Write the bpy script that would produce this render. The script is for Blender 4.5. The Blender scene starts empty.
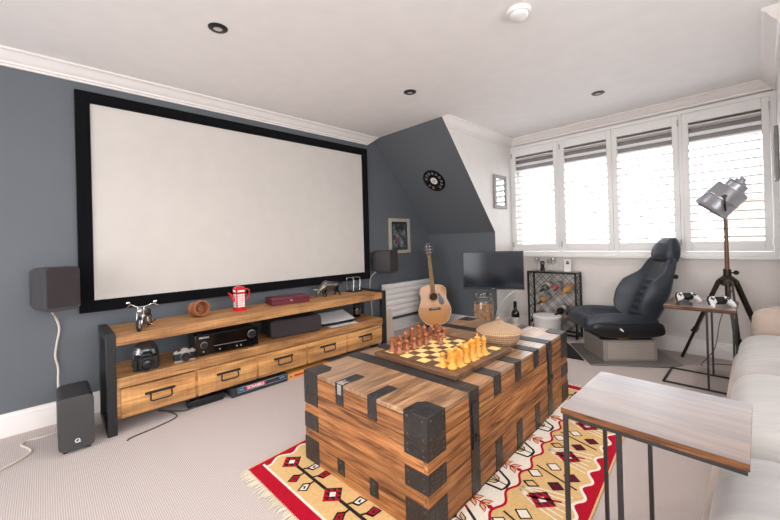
import bpy, bmesh, math, random
from mathutils import Vector, Matrix, Euler
random.seed(7)
PI = math.pi
SC = bpy.context.scene
COL = SC.collection

# ------------------------------------------------------------------ materials
def lin(c):
    out = []
    for v in c:
        v = v / 255.0
        out.append(v / 12.92 if v <= 0.04045 else ((v + 0.055) / 1.055) ** 2.4)
    return tuple(out) + (1.0,)

def newmat(name):
    m = bpy.data.materials.new(name)
    m.use_nodes = True
    nt = m.node_tree
    return m, nt, nt.nodes['Principled BSDF']

def N(nt, t, **kw):
    n = nt.nodes.new(t)
    for k, v in kw.items():
        if k.startswith('i_'):
            key = k[2:].replace('_', ' ')
            n.inputs[key].default_value = v
        else:
            setattr(n, k, v)
    return n

def mat(name, c, rough=0.5, metal=0.0, var=0.0, vscale=8.0, bump=0.0, bscale=60.0, spec=0.5, sheen=0.0, coat=0.0, vstretch=(1, 1, 1)):
    m, nt, p = newmat(name)
    p.inputs['Base Color'].default_value = lin(c)
    p.inputs['Roughness'].default_value = rough
    p.inputs['Metallic'].default_value = metal
    p.inputs['Specular IOR Level'].default_value = spec
    p.inputs['Sheen Weight'].default_value = sheen
    p.inputs['Coat Weight'].default_value = coat
    tc = N(nt, 'ShaderNodeTexCoord')
    mp = N(nt, 'ShaderNodeMapping')
    mp.inputs['Scale'].default_value = vstretch
    nt.links.new(tc.outputs['Object'], mp.inputs['Vector'])
    no = N(nt, 'ShaderNodeTexNoise')
    no.inputs['Scale'].default_value = vscale
    no.inputs['Detail'].default_value = 5
    nt.links.new(mp.outputs['Vector'], no.inputs['Vector'])
    v = max(var, 0.02)
    rp = N(nt, 'ShaderNodeValToRGB')
    l = lin(c)
    rp.color_ramp.elements[0].position = 0.3
    rp.color_ramp.elements[1].position = 0.7
    rp.color_ramp.elements[0].color = tuple(x * (1 - v) for x in l[:3]) + (1,)
    rp.color_ramp.elements[1].color = tuple(min(1, x * (1 + v)) for x in l[:3]) + (1,)
    nt.links.new(no.outputs['Fac'], rp.inputs['Fac'])
    nt.links.new(rp.outputs['Color'], p.inputs['Base Color'])
    if bump:
        nb = N(nt, 'ShaderNodeTexNoise')
        nb.inputs['Scale'].default_value = bscale
        nb.inputs['Detail'].default_value = 3
        nt.links.new(mp.outputs['Vector'], nb.inputs['Vector'])
        b = N(nt, 'ShaderNodeBump')
        b.inputs['Strength'].default_value = bump
        b.inputs['Distance'].default_value = 0.01
        nt.links.new(nb.outputs['Fac'], b.inputs['Height'])
        nt.links.new(b.outputs['Normal'], p.inputs['Normal'])
    return m

def wood(name, dark, mid, light, axis='y', across='x', plank=0.12, rough=0.5, scale=1.0, blot=0.5, coat=0.0, seam=True, saw=0.0, spec=0.5, bump=0.25, coatr=0.25, lo=.34, hi=.69, cior=1.5, fine=9.0):
    """grain runs along `axis`, planks are laid side by side along `across`"""
    m, nt, p = newmat(name)
    L = nt.links.new
    tc = N(nt, 'ShaderNodeTexCoord')
    sp = N(nt, 'ShaderNodeSeparateXYZ')
    L(tc.outputs['Object'], sp.inputs[0])
    ac = sp.outputs['XYZ'.index(across.upper())]
    def mth(op, a, b=None, c=None):
        n = N(nt, 'ShaderNodeMath', operation=op)
        for i, x in enumerate((a, b, c)):
            if x is None: continue
            if isinstance(x, (int, float)): n.inputs[i].default_value = x
            else: L(x, n.inputs[i])
        return n.outputs[0]
    dv = mth('DIVIDE', ac, plank)
    dv = mth('ADD', dv, 100.37)
    fl = mth('FLOOR', dv)
    fr = mth('FRACT', dv)
    wn = N(nt, 'ShaderNodeTexWhiteNoise', noise_dimensions='1D')
    L(fl, wn.inputs['W'])
    off = N(nt, 'ShaderNodeVectorMath', operation='MULTIPLY_ADD')
    L(wn.outputs['Color'], off.inputs[0])
    off.inputs[1].default_value = (7, 7, 7)
    L(tc.outputs['Object'], off.inputs[2])
    mp = N(nt, 'ShaderNodeMapping')
    s = [fine * scale] * 3
    s['xyz'.index(axis)] = 0.9 * scale
    mp.inputs['Scale'].default_value = s
    L(off.outputs[0], mp.inputs['Vector'])
    n1 = N(nt, 'ShaderNodeTexNoise')
    n1.inputs['Scale'].default_value = 3.2
    n1.inputs['Detail'].default_value = 7
    n1.inputs['Roughness'].default_value = 0.62
    n1.inputs['Distortion'].default_value = 0.6
    L(mp.outputs[0], n1.inputs['Vector'])
    n2 = N(nt, 'ShaderNodeTexNoise')
    n2.inputs['Scale'].default_value = 5 * scale
    n2.inputs['Detail'].default_value = 4
    mp2 = N(nt, 'ShaderNodeMapping')
    s2 = [1.6, 1.6, 1.6]; s2['xyz'.index(axis)] = 0.55
    mp2.inputs['Scale'].default_value = s2
    L(off.outputs[0], mp2.inputs['Vector'])
    L(mp2.outputs[0], n2.inputs['Vector'])
    rp = N(nt, 'ShaderNodeValToRGB')
    e = rp.color_ramp.elements
    e[0].position = lo; e[0].color = lin(dark)
    e[1].position = hi; e[1].color = lin(light)
    k = e.new(0.5); k.color = lin(mid)
    L(n1.outputs['Fac'], rp.inputs['Fac'])
    # blotches
    rb = N(nt, 'ShaderNodeValToRGB')
    rb.color_ramp.elements[0].position = 0.33
    rb.color_ramp.elements[1].position = 0.52
    rb.color_ramp.elements[0].color = (1 - blot, 1 - blot * 1.05, 1 - blot * 1.1, 1)
    rb.color_ramp.elements[1].color = (1, 1, 1, 1)
    L(n2.outputs['Fac'], rb.inputs['Fac'])
    mx = N(nt, 'ShaderNodeMix', data_type='RGBA', blend_type='MULTIPLY')
    mx.inputs['Factor'].default_value = 1.0
    L(rp.outputs['Color'], mx.inputs[6]); L(rb.outputs['Color'], mx.inputs[7])
    # plank to plank tone
    tone = mth('MULTIPLY_ADD', wn.outputs['Value'], 0.35, 0.80)
    if seam:
        d = mth('ABSOLUTE', mth('SUBTRACT', fr, 0.5))
        sm = mth('GREATER_THAN', d, 0.5 - 0.0016 / plank)
        tone = mth('MULTIPLY', tone, mth('SUBTRACT', 1.0, mth('MULTIPLY', sm, 0.65)))
    if saw:
        aw = sp.outputs['XYZ'.index(axis.upper())]
        nz = N(nt, 'ShaderNodeTexNoise')
        nz.inputs['Scale'].default_value = 1.0
        mp3 = N(nt, 'ShaderNodeMapping')
        s3 = [4, 4, 4]; s3['xyz'.index(axis)] = 110
        mp3.inputs['Scale'].default_value = s3
        L(tc.outputs['Object'], mp3.inputs['Vector']); L(mp3.outputs[0], nz.inputs['Vector'])
        tone = mth('MULTIPLY', tone, mth('MULTIPLY_ADD', nz.outputs['Fac'], saw, 1 - saw * 0.5))
    mx2 = N(nt, 'ShaderNodeMix', data_type='RGBA', blend_type='MULTIPLY')
    mx2.inputs['Factor'].default_value = 1.0
    cb = N(nt, 'ShaderNodeCombineColor')
    for i in range(3): L(tone, cb.inputs[i])
    L(mx.outputs[2], mx2.inputs[6]); L(cb.outputs[0], mx2.inputs[7])
    L(mx2.outputs[2], p.inputs['Base Color'])
    p.inputs['Roughness'].default_value = rough
    p.inputs['Coat Weight'].default_value = coat
    p.inputs['Coat Roughness'].default_value = coatr
    p.inputs['Coat IOR'].default_value = cior
    p.inputs['Specular IOR Level'].default_value = spec
    b = N(nt, 'ShaderNodeBump')
    b.inputs['Strength'].default_value = bump
    b.inputs['Distance'].default_value = 0.004
    L(n1.outputs['Fac'], b.inputs['Height'])
    L(b.outputs['Normal'], p.inputs['Normal'])
    return m

def glassmat(name, tint=(255, 255, 255), glossy=0.10, rough=0.02):
    m = bpy.data.materials.new(name); m.use_nodes = True
    nt = m.node_tree; nt.nodes.clear()
    o = N(nt, 'ShaderNodeOutputMaterial')
    t = N(nt, 'ShaderNodeBsdfTransparent'); t.inputs['Color'].default_value = lin(tint)
    g = N(nt, 'ShaderNodeBsdfGlossy'); g.inputs['Roughness'].default_value = rough
    lw = N(nt, 'ShaderNodeLayerWeight'); lw.inputs['Blend'].default_value = 0.35
    mm = N(nt, 'ShaderNodeMath', operation='MULTIPLY_ADD')
    nt.links.new(lw.outputs['Facing'], mm.inputs[0]); mm.inputs[1].default_value = 0.6; mm.inputs[2].default_value = glossy
    x = N(nt, 'ShaderNodeMixShader')
    nt.links.new(mm.outputs[0], x.inputs[0]); nt.links.new(t.outputs[0], x.inputs[1]); nt.links.new(g.outputs[0], x.inputs[2])
    nt.links.new(x.outputs[0], o.inputs['Surface'])
    return m

M = {}
M['dark'] = mat('slate_paint', (93, 97, 102), 0.62, var=0.03, vscale=2.0, bump=0.05, bscale=220)
M['white'] = mat('white_wall_paint', (226, 221, 217), 0.6, var=0.015, bump=0.04, bscale=220)
M['ceil'] = mat('ceiling_paint', (242, 239, 237), 0.7, var=0.01)
M['trim'] = mat('trim_gloss_white', (232, 225, 221), 0.35, var=0.015)
M['shut'] = mat('shutter_white', (232, 229, 226), 0.35, var=0.01)
M['black'] = mat('black_powder_coat', (26, 26, 28), 0.45, var=0.1, bump=0.08, bscale=300)
M['blackfelt'] = mat('black_velvet', (10, 10, 13), 0.9, var=0.1, spec=0.1, sheen=0.1)
M['screen'] = mat('projection_white', (204, 197, 190), 0.8, var=0.004, spec=0.2)
M['gloss'] = mat('gloss_black', (9, 9, 11), 0.12, var=0.05)
M['plastic'] = mat('black_plastic', (24, 24, 26), 0.35, var=0.08)
M['spk'] = mat('graphite_speaker', (62, 60, 61), 0.42, var=0.05)
M['spkside'] = mat('matte_speaker_side', (47, 46, 46), 0.5, var=0.05)
M['grille'] = mat('speaker_grille_cloth', (52, 42, 45), 0.85, var=0.12, vscale=60, bump=0.3, bscale=700)
M['chrome'] = mat('chrome', (205, 205, 205), 0.18, 1.0, var=0.03)
M['steel'] = mat('brushed_steel', (176, 172, 168), 0.34, 0.7, var=0.12, vscale=3, vstretch=(1, 40, 40))
M['greymetal'] = mat('grey_metal_plate', (140, 135, 131), 0.3, 0.5, var=0.08)
M['iron'] = mat('old_black_iron', (46, 43, 42), 0.36, 0.15, var=0.3, vscale=14, bump=0.35, bscale=90)
M['ironscrape'] = mat('scraped_bare_iron', (170, 165, 162), 0.5, 0.4, var=0.4, vscale=30)
M['rivet'] = mat('worn_rivet', (92, 84, 78), 0.45, 0.6, var=0.2)
M['cable'] = mat('cream_cable', (205, 192, 180), 0.5)
M['cabledark'] = mat('grey_cable', (70, 68, 68), 0.5)
M['red'] = mat('red_glaze', (200, 18, 34), 0.18, var=0.06, coat=0.5)
M['whiteglaze'] = mat('white_glaze', (232, 226, 222), 0.25)
M['burgundy'] = mat('burgundy_leather', (96, 24, 38), 0.4, var=0.15, vscale=20, bump=0.1, bscale=160)
M['paper'] = mat('white_paper', (232, 232, 234), 0.7)
M['gold'] = mat('brass', (190, 150, 80), 0.3, 1.0)
M['pewter'] = mat('antique_pewter', (120, 112, 106), 0.3, 0.9, var=0.3, vscale=40)
M['leather'] = mat('black_leather', (44, 49, 58), 0.38, var=0.1, vscale=12, bump=0.12, bscale=260)
M['leather2'] = mat('blue_black_leather_inset', (58, 66, 78), 0.42, var=0.1, vscale=14, bump=0.15, bscale=260)
M['sofa'] = mat('pale_grey_velvet', (180, 173, 168), 0.75, var=0.09, vscale=3, vstretch=(1, 5, 2), bump=0.7, bscale=5, sheen=0.35)
M['sofatan'] = mat('warm_beige_velvet', (190, 170, 156), 0.75, var=0.08, vscale=5, vstretch=(2, 1, 5), bump=0.3, bscale=9, sheen=0.3)
M['grey'] = mat('dark_grey_steel', (58, 55, 54), 0.42, 0.5, var=0.1)
M['bronze'] = mat('dark_bronze', (60, 50, 44), 0.38, 0.7, var=0.15)
M['bronze_backlit'] = mat('backlit_bronze_tone', (112, 78, 56), 0.4, 0.1, var=0.2)  # upper lamp pole: back-lit tone painted into the colour of its bronze
M['label'] = mat('cream_wine_label', (222, 214, 200), 0.6, var=0.06)
M['btl'] = mat('dark_green_bottle_glass', (14, 18, 15), 0.08, var=0.1, coat=0.6)
M['btlgreen'] = mat('olive_bottle_glass', (72, 84, 62), 0.1, var=0.1, coat=0.6)
M['btlred'] = mat('rose_bottle', (160, 68, 62), 0.15, coat=0.5)
M['btlamber'] = mat('amber_bottle', (190, 132, 70), 0.15, coat=0.5)
M['btlaqua'] = mat('aqua_foil', (148, 178, 182), 0.3, 0.3)
M['cork'] = mat('cork', (192, 146, 110), 0.85, var=0.3, vscale=60, bump=0.3, bscale=200)
M['wicker'] = None
M['gsteel'] = mat('gunmetal_lamp_shade', (176, 176, 182), 0.33, 0.9, var=0.08, vscale=6)
M['rubber'] = mat('black_rubber', (20, 20, 20), 0.7)
M['tvs'] = mat('tv_panel', (20, 28, 40), 0.12, var=0.05)
M['glass'] = glassmat('window_glass', glossy=0.03)
M['clear'] = glassmat('clear_glass', (246, 248, 248), glossy=0.08)
M['smoke'] = glassmat('smoked_plastic', (205, 205, 210), glossy=0.16, rough=0.25)
M['bluegrey'] = mat('blind_fabric', (150, 141, 137), 0.9, var=0.05)
M['boxnavy'] = mat('game_box_dark', (44, 46, 56), 0.5)
M['boxred'] = mat('game_box_red', (196, 24, 52), 0.5)
M['boxcyan'] = mat('game_box_cyan', (70, 150, 190), 0.5)
M['boxorange'] = mat('game_box_orange', (226, 160, 84), 0.5)
M['redmark'] = mat('red_mark', (178, 50, 40), 0.6)
M['rugred'] = mat('rug_red', (176, 18, 42), 0.9, var=0.12, vscale=90, spec=0.1)
M['rugtan'] = mat('rug_tan', (216, 178, 122), 0.9, var=0.10, vscale=90, spec=0.1)
M['rugcream'] = mat('rug_cream', (232, 221, 206), 0.9, var=0.06, vscale=90, spec=0.1)
M['rugblack'] = mat('rug_black', (44, 38, 40), 0.9, var=0.2, vscale=90, spec=0.1)
M['rugplum'] = mat('rug_plum', (92, 26, 48), 0.9, var=0.15, vscale=90, spec=0.1)
M['fringe'] = mat('cream_yarn', (222, 210, 186), 0.9, var=0.1, spec=0.1)
M['sqdark'] = mat('walnut_square', (104, 74, 52), 0.35, var=0.15, vscale=25)
M['sqlight'] = mat('maple_square', (240, 206, 132), 0.35, var=0.08, vscale=25)
M['pieceb'] = mat('red_brown_boxwood', (152, 84, 44), 0.3, var=0.2, vscale=30, coat=0.3)
M['piecey'] = mat('honey_boxwood', (232, 160, 62), 0.3, var=0.15, vscale=30, coat=0.3)
M['guitar'] = mat('spruce_top', (206, 140, 74), 0.25, var=0.06, vscale=6, vstretch=(30, 30, 1), coat=0.4)
M['guitarside'] = mat('mahogany_side', (62, 34, 22), 0.3, var=0.1, coat=0.4)
M['fret'] = mat('rosewood', (104, 72, 58), 0.5, var=0.1)
M['radiator'] = mat('radiator_enamel', (228, 222, 218), 0.35)
M['ply'] = mat('pale_board', (196, 178, 160), 0.6, var=0.08, vscale=4, vstretch=(8, 8, 1))
M['frame'] = mat('weathered_frame', (178, 166, 154), 0.55, var=0.12, vscale=30)
M['framegrey'] = mat('grey_frame', (142, 134, 130), 0.5, var=0.12, vscale=20)
M['art'] = None
M['brick'] = None
M['cupwood'] = mat('turned_wood', (150, 92, 58), 0.4, var=0.2, vscale=30, vstretch=(1, 6, 6))
M['white_pl'] = mat('white_plastic', (232, 230, 228), 0.35)
M['bin'] = mat('white_bin', (222, 218, 214), 0.5, var=0.02)
M['steelbox'] = mat('brushed_steel_box', (166, 158, 150), 0.4, 0.3, var=0.08, vscale=4, vstretch=(1, 1, 30))
M['steelbox2'] = mat('brushed_steel_panel', (188, 178, 168), 0.38, 0.3, var=0.08, vscale=4, vstretch=(1, 1, 30))
M['lampglow'] = mat('downlight_glass', (200, 196, 190), 0.25)

# carpet: ribbed loop pile
def carpet():
    m, nt, p = newmat('ribbed_carpet')
    L = nt.links.new
    tc = N(nt, 'ShaderNodeTexCoord')
    w = N(nt, 'ShaderNodeTexWave', wave_type='BANDS', bands_direction='Y')
    w.inputs['Scale'].default_value = 40
    w.inputs['Distortion'].default_value = 0.5
    w.inputs['Detail'].default_value = 2
    w.inputs['Detail Scale'].default_value = 3
    L(tc.outputs['Object'], w.inputs['Vector'])
    n = N(nt, 'ShaderNodeTexNoise'); n.inputs['Scale'].default_value = 160; n.inputs['Detail'].default_value = 3
    L(tc.outputs['Object'], n.inputs['Vector'])
    a = N(nt, 'ShaderNodeMath', operation='ADD'); L(w.outputs['Fac'], a.inputs[0]); L(n.outputs['Fac'], a.inputs[1])
    rp = N(nt, 'ShaderNodeValToRGB')
    rp.color_ramp.elements[0].position = 0.2; rp.color_ramp.elements[1].position = 0.95
    rp.color_ramp.elements[0].color = lin((168, 155, 150)); rp.color_ramp.elements[1].color = lin((208, 195, 190))
    h = N(nt, 'ShaderNodeMath', operation='MULTIPLY'); L(a.outputs[0], h.inputs[0]); h.inputs[1].default_value = 0.6
    L(h.outputs[0], rp.inputs['Fac']); L(rp.outputs['Color'], p.inputs['Base Color'])
    p.inputs['Roughness'].default_value = 0.95; p.inputs['Specular IOR Level'].default_value = 0.1
    b = N(nt, 'ShaderNodeBump'); b.inputs['Strength'].default_value = 0.25; b.inputs['Distance'].default_value = 0.003
    L(a.outputs[0], b.inputs['Height']); L(b.outputs['Normal'], p.inputs['Normal'])
    return m
M['carpet'] = carpet()

def brickmat(name, c1, c2, mortar, scale, rough=0.9):
    m, nt, p = newmat(name)
    tc = N(nt, 'ShaderNodeTexCoord')
    mp = N(nt, 'ShaderNodeMapping'); mp.inputs['Rotation'].default_value = (PI / 2, 0, 0)
    b = N(nt, 'ShaderNodeTexBrick'); b.inputs['Scale'].default_value = scale
    b.inputs['Color1'].default_value = lin(c1); b.inputs['Color2'].default_value = lin(c2); b.inputs['Mortar'].default_value = lin(mortar)
    nt.links.new(tc.outputs['Object'], mp.inputs[0]); nt.links.new(mp.outputs[0], b.inputs['Vector'])
    nt.links.new(b.outputs['Color'], p.inputs['Base Color']); p.inputs['Roughness'].default_value = rough
    return m
M['brick'] = brickmat('tan_brick', (196, 168, 140), (180, 150, 124), (205, 185, 165), 4)

def wickermat():
    m, nt, p = newmat('woven_wicker')
    L = nt.links.new
    tc = N(nt, 'ShaderNodeTexCoord')
    sp = N(nt, 'ShaderNodeSeparateXYZ'); L(tc.outputs['Object'], sp.inputs[0])
    at = N(nt, 'ShaderNodeMath', operation='ARCTAN2'); L(sp.outputs[1], at.inputs[0]); L(sp.outputs[0], at.inputs[1])
    def mth(op, a, b=None):
        n = N(nt, 'ShaderNodeMath', operation=op)
        for i, x in enumerate((a, b)):
            if x is None: continue
            if isinstance(x, (int, float)): n.inputs[i].default_value = x
            else: L(x, n.inputs[i])
        return n.outputs[0]
    # radius + height mixed so that the weave also shows on the lid
    r = mth('SQRT', mth('ADD', mth('MULTIPLY', sp.outputs[0], sp.outputs[0]), mth('MULTIPLY', sp.outputs[1], sp.outputs[1])))
    q = mth('SUBTRACT', mth('MULTIPLY', sp.outputs[2], 300), mth('MULTIPLY', r, 150))
    u = mth('MULTIPLY', at.outputs[0], 36)
    a1 = mth('SINE', mth('ADD', u, q)); a2 = mth('SINE', mth('SUBTRACT', u, q))
    k = mth('MULTIPLY', a1, a2)
    rp = N(nt, 'ShaderNodeValToRGB')
    rp.color_ramp.elements[0].position = 0.0; rp.color_ramp.elements[1].position = 0.75
    rp.color_ramp.elements[0].color = lin((98, 70, 48)); rp.color_ramp.elements[1].color = lin((196, 160, 126))
    kk = mth('MULTIPLY_ADD', k, 0.5)
    kk.node.inputs[2].default_value = 0.5
    L(kk, rp.inputs['Fac']); L(rp.outputs['Color'], p.inputs['Base Color'])
    p.inputs['Roughness'].default_value = 0.6
    b = N(nt, 'ShaderNodeBump'); b.inputs['Strength'].default_value = 0.6; b.inputs['Distance'].default_value = 0.004
    L(kk, b.inputs['Height']); L(b.outputs['Normal'], p.inputs['Normal'])
    return m
M['wicker'] = wickermat()

CH = dict(dark=(82, 48, 24), mid=(164, 104, 58), light=(206, 147, 90))
M['chest_y'] = wood('chest_wood_side', **CH, axis='y', across='z', plank=0.121, rough=0.5, blot=0.35, scale=1.1, fine=15)
M['chest_x'] = wood('chest_wood_end', **CH, axis='x', across='z', plank=0.1215, rough=0.5, blot=0.4, scale=1.1, fine=15)
M['chest_top'] = wood('chest_wood_top', (112, 72, 42), (170, 122, 80), (204, 164, 124), axis='y', across='x', plank=0.27, rough=0.4, blot=0.4, scale=1.4, spec=0.6, coat=1.0, coatr=0.28, cior=1.65, fine=13)
MG = dict(dark=(116, 76, 46), mid=(192, 136, 82), light=(220, 172, 116))
M['mango'] = wood('mango_wood', **MG, axis='y', across='x', plank=0.13, rough=0.5, blot=0.3, saw=0.45, scale=1.0, lo=.28, hi=.74, fine=12)
M['mango_f'] = wood('mango_wood_front', (108, 68, 38), (198, 142, 84), (226, 176, 114), axis='y', across='z', plank=0.1, rough=0.5, blot=0.3, saw=0.5, scale=0.9, seam=False, lo=.26, hi=.76, fine=12)
M['tabletop'] = wood('dark_walnut_table', (70, 44, 30), (116, 80, 58), (150, 112, 84), axis='x', across='y', plank=0.5, rough=0.4, blot=0.25, scale=1.2, seam=False, coat=1.0, bump=0.03, coatr=0.33, cior=1.9, lo=.28, hi=.76)
M['tableedge'] = wood('table_edge_wood', (66, 36, 20), (122, 76, 44), (168, 112, 66), axis='x', across='y', plank=0.5, rough=0.5, blot=0.5, scale=2.5, seam=False, spec=0.3)
M['boardwood'] = wood('walnut_board_rim', (72, 46, 30), (106, 74, 52), (130, 96, 70), axis='x', across='y', plank=0.9, rough=0.35, blot=0.2, seam=False)

# ------------------------------------------------------------------ mesh builder
MATX = {}

class MB:
    def __init__(s):
        s.v = []; s.f = []; s.m = []; s.mats = []
    def mi(s, m):
        if isinstance(m, str): m = M[m]
        if m not in s.mats: s.mats.append(m)
        return s.mats.index(m)
    def add(s, vs, fs, m, X=None):
        b = len(s.v); i = s.mi(m)
        for v in vs:
            v = Vector(v)
            s.v.append(X @ v if X is not None else v)
        for f in fs:
            s.f.append([b + k for k in f]); s.m.append(i)
        return s
    def box(s, x0, x1, y0, y1, z0, z1, m, X=None):
        vs = [(x, y, z) for z in (z0, z1) for y in (y0, y1) for x in (x0, x1)]
        fs = [(0, 2, 3, 1), (4, 5, 7, 6), (0, 1, 5, 4), (2, 6, 7, 3), (0, 4, 6, 2), (1, 3, 7, 5)]
        return s.add(vs, fs, m, X)
    def bar(s, p0, p1, w, h, m, up=(0, 0, 1)):
        p0, p1 = Vector(p0), Vector(p1)
        d = (p1 - p0).normalized(); up = Vector(up)
        if abs(d.dot(up)) > .98: up = Vector((1, 0, 0))
        a = d.cross(up).normalized() * w / 2; b = a.cross(d).normalized() * h / 2
        vs = [p + i * a + j * b for p in (p0, p1) for i, j in ((-1, -1), (1, -1), (1, 1), (-1, 1))]
        fs = [(3, 2, 1, 0), (4, 5, 6, 7), (0, 1, 5, 4), (1, 2, 6, 5), (2, 3, 7, 6), (3, 0, 4, 7)]
        return s.add(vs, fs, m)
    def tube(s, pts, r, m, n=10, closed=False, X=None):
        pts = [Vector(p) for p in pts]
        k = len(pts); rr = r if isinstance(r, (list, tuple)) else [r] * k
        t0 = (pts[1] - pts[0]).normalized()
        ref = Vector((0, 0, 1)) if abs(t0.z) < .9 else Vector((1, 0, 0))
        nrm = t0.cross(ref).normalized(); vs = []
        for i, p in enumerate(pts):
            if closed: t = (pts[(i + 1) % k] - pts[i - 1])
            else: t = pts[min(i + 1, k - 1)] - pts[max(i - 1, 0)]
            t.normalize()
            nrm = (nrm - t * nrm.dot(t))
            if nrm.length < 1e-6: nrm = t.orthogonal()
            nrm.normalize(); bn = t.cross(nrm)
            for j in range(n):
                a = 2 * PI * j / n
                vs.append(p + rr[i] * (math.cos(a) * nrm + math.sin(a) * bn))
        fs = []
        for i in range(k if closed else k - 1):
            for j in range(n):
                a = i * n + j; b = i * n + (j + 1) % n
                c = ((i + 1) % k) * n + (j + 1) % n; d = ((i + 1) % k) * n + j
                fs.append((a, b, c, d))
        if not closed:
            fs.append(tuple(range(n))[::-1]); fs.append(tuple((k - 1) * n + j for j in range(n)))
        return s.add(vs, fs, m, X)
    def cyl(s, p0, p1, r, m, r1=None, n=20):
        return s.tube([p0, p1], [r, r if r1 is None else r1], m, n)
    def lathe(s, prof, m, n=24, X=None, cap=True):
        vs = []; fs = []
        for r, z in prof:
            for j in range(n):
                a = 2 * PI * j / n; vs.append((r * math.cos(a), r * math.sin(a), z))
        k = len(prof)
        for i in range(k - 1):
            for j in range(n):
                fs.append((i * n + j, i * n + (j + 1) % n, (i + 1) * n + (j + 1) % n, (i + 1) * n + j))
        if cap:
            fs.append(tuple(range(n))[::-1]); fs.append(tuple((k - 1) * n + j for j in range(n)))
        return s.add(vs, fs, m, X)
    def prism(s, p, z0, z1, m, X=None):
        n = len(p)
        vs = [(a, b, z0) for a, b in p] + [(a, b, z1) for a, b in p]
        fs = [tuple(range(n))[::-1], tuple(range(n, 2 * n))] + [(i, (i + 1) % n, n + (i + 1) % n, n + i) for i in range(n)]
        return s.add(vs, fs, m, X)
    def loft(s, rings, m, cap=True, X=None):
        n = len(rings[0]); vs = [p for r in rings for p in r]; fs = []
        for i in range(len(rings) - 1):
            for j in range(n):
                fs.append((i * n + j, i * n + (j + 1) % n, (i + 1) * n + (j + 1) % n, (i + 1) * n + j))
        if cap:
            fs.append(tuple(range(n))[::-1]); fs.append(tuple((len(rings) - 1) * n + j for j in range(n)))
        return s.add(vs, fs, m, X)
    def ball(s, c, r, m, n=14, X=None):
        r = r if isinstance(r, (list, tuple)) else (r, r, r)
        c = Vector(c); vs = []; fs = []; k = max(6, n // 2)
        for i in range(1, k):
            t = PI * i / k
            for j in range(n):
                a = 2 * PI * j / n
                vs.append(c + Vector((r[0] * math.sin(t) * math.cos(a), r[1] * math.sin(t) * math.sin(a), r[2] * math.cos(t))))
        top = len(vs); vs.append(c + Vector((0, 0, r[2]))); vs.append(c - Vector((0, 0, r[2])))
        for i in range(k - 2):
            for j in range(n):
                fs.append((i * n + j, (i + 1) * n + j, (i + 1) * n + (j + 1) % n, i * n + (j + 1) % n))
        for j in range(n):
            fs.append((top, j, (j + 1) % n)); q = (k - 2) * n
            fs.append((top + 1, q + (j + 1) % n, q + j))
        return s.add(vs, fs, m, X)
    def build(s, name, parent=None, bevel=0, sub=0, world=True, ang=38, seg=2):
        me = bpy.data.meshes.new(name)
        X = MATX.get(parent.name) if parent is not None else None
        vs = s.v
        if X is not None and world:
            inv = X.inverted(); vs = [inv @ v for v in s.v]
        org = None
        me.from_pydata([tuple(v) for v in vs], [], s.f)
        for m in s.mats: me.materials.append(m)
        for p, i in zip(me.polygons, s.m): p.material_index = i
        bm = bmesh.new(); bm.from_mesh(me)
        bmesh.ops.recalc_face_normals(bm, faces=bm.faces); bm.to_mesh(me); bm.free()
        me.shade_smooth()
        me.set_sharp_from_angle(angle=math.radians(ang))
        o = bpy.data.objects.new(name, me); COL.objects.link(o)
        if parent is not None:
            o.parent = parent; MATX[o.name] = X if X is not None else Matrix()
        if bevel:
            b = o.modifiers.new('bevel', 'BEVEL'); b.width = bevel; b.segments = seg; b.limit_method = 'ANGLE'; b.angle_limit = math.radians(40)
        if sub:
            q = o.modifiers.new('sub', 'SUBSURF'); q.levels = sub; q.render_levels = sub
        return o
    def solo(s, name, loc, bevel=0, sub=0, **k):
        """a single-mesh thing whose origin is at loc (verts given in world coords)"""
        L = Vector(loc); s.v = [v - L for v in s.v]
        o = s.build(name, None, bevel, sub, **k); o.location = L
        return o

def thing(name, label, cat, loc, rz=0, group=None):
    o = bpy.data.objects.new(name, None); COL.objects.link(o)
    o.location = loc; o.rotation_euler = (0, 0, rz); o.empty_display_size = 0.05
    MATX[o.name] = Matrix.Translation(loc) @ Matrix.Rotation(rz, 4, 'Z')
    return tag(o, label, cat, group)
def tag(o, label, cat, group=None):
    o['label'] = label; o['category'] = cat
    if group: o['group'] = group
    return o
def struct(o):
    o['kind'] = 'structure'; return o
def copytree(root, loc, rz, label, group=None):
    def cp(o, par):
        c = o.copy(); COL.objects.link(c)
        if par is not None: c.parent = par
        for ch in [x for x in list(bpy.data.objects) if x.parent == o]: cp(ch, c)
        return c
    r = cp(root, None); r.location = loc; r.rotation_euler = (0, 0, rz); r['label'] = label
    if group: r['group'] = group
    return r
def text(s, size, matname, X, parent, name='lettering', ex=0.0004, bold=0.0, align='CENTER'):
    c = bpy.data.curves.new(name, 'FONT'); c.body = s; c.size = size; c.extrude = ex; c.align_x = align; c.align_y = 'CENTER'; c.offset = bold
    o = bpy.data.objects.new('tmp_text', c); COL.objects.link(o)
    dg = bpy.context.evaluated_depsgraph_get(); me = bpy.data.meshes.new_from_object(o.evaluated_get(dg))
    bpy.data.objects.remove(o)
    PX = MATX.get(parent.name, Matrix())
    me.transform(PX.inverted() @ X); me.materials.clear(); me.materials.append(M[matname])
    t = bpy.data.objects.new(name, me); COL.objects.link(t); t.parent = parent; MATX[t.name] = PX
    return t
def frame(o, ex, ey, ez):
    """matrix with given origin and axes"""
    X = Matrix.Identity(4)
    for i, a in enumerate((ex, ey, ez)):
        a = Vector(a).normalized()
        for k in range(3): X[k][i] = a[k]
    for k in range(3): X[k][3] = o[k]
    return X
def arc(c, r, a0, a1, n):
    return [(c[0] + r * math.cos(a0 + (a1 - a0) * i / n), c[1] + r * math.sin(a0 + (a1 - a0) * i / n)) for i in range(n + 1)]
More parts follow.
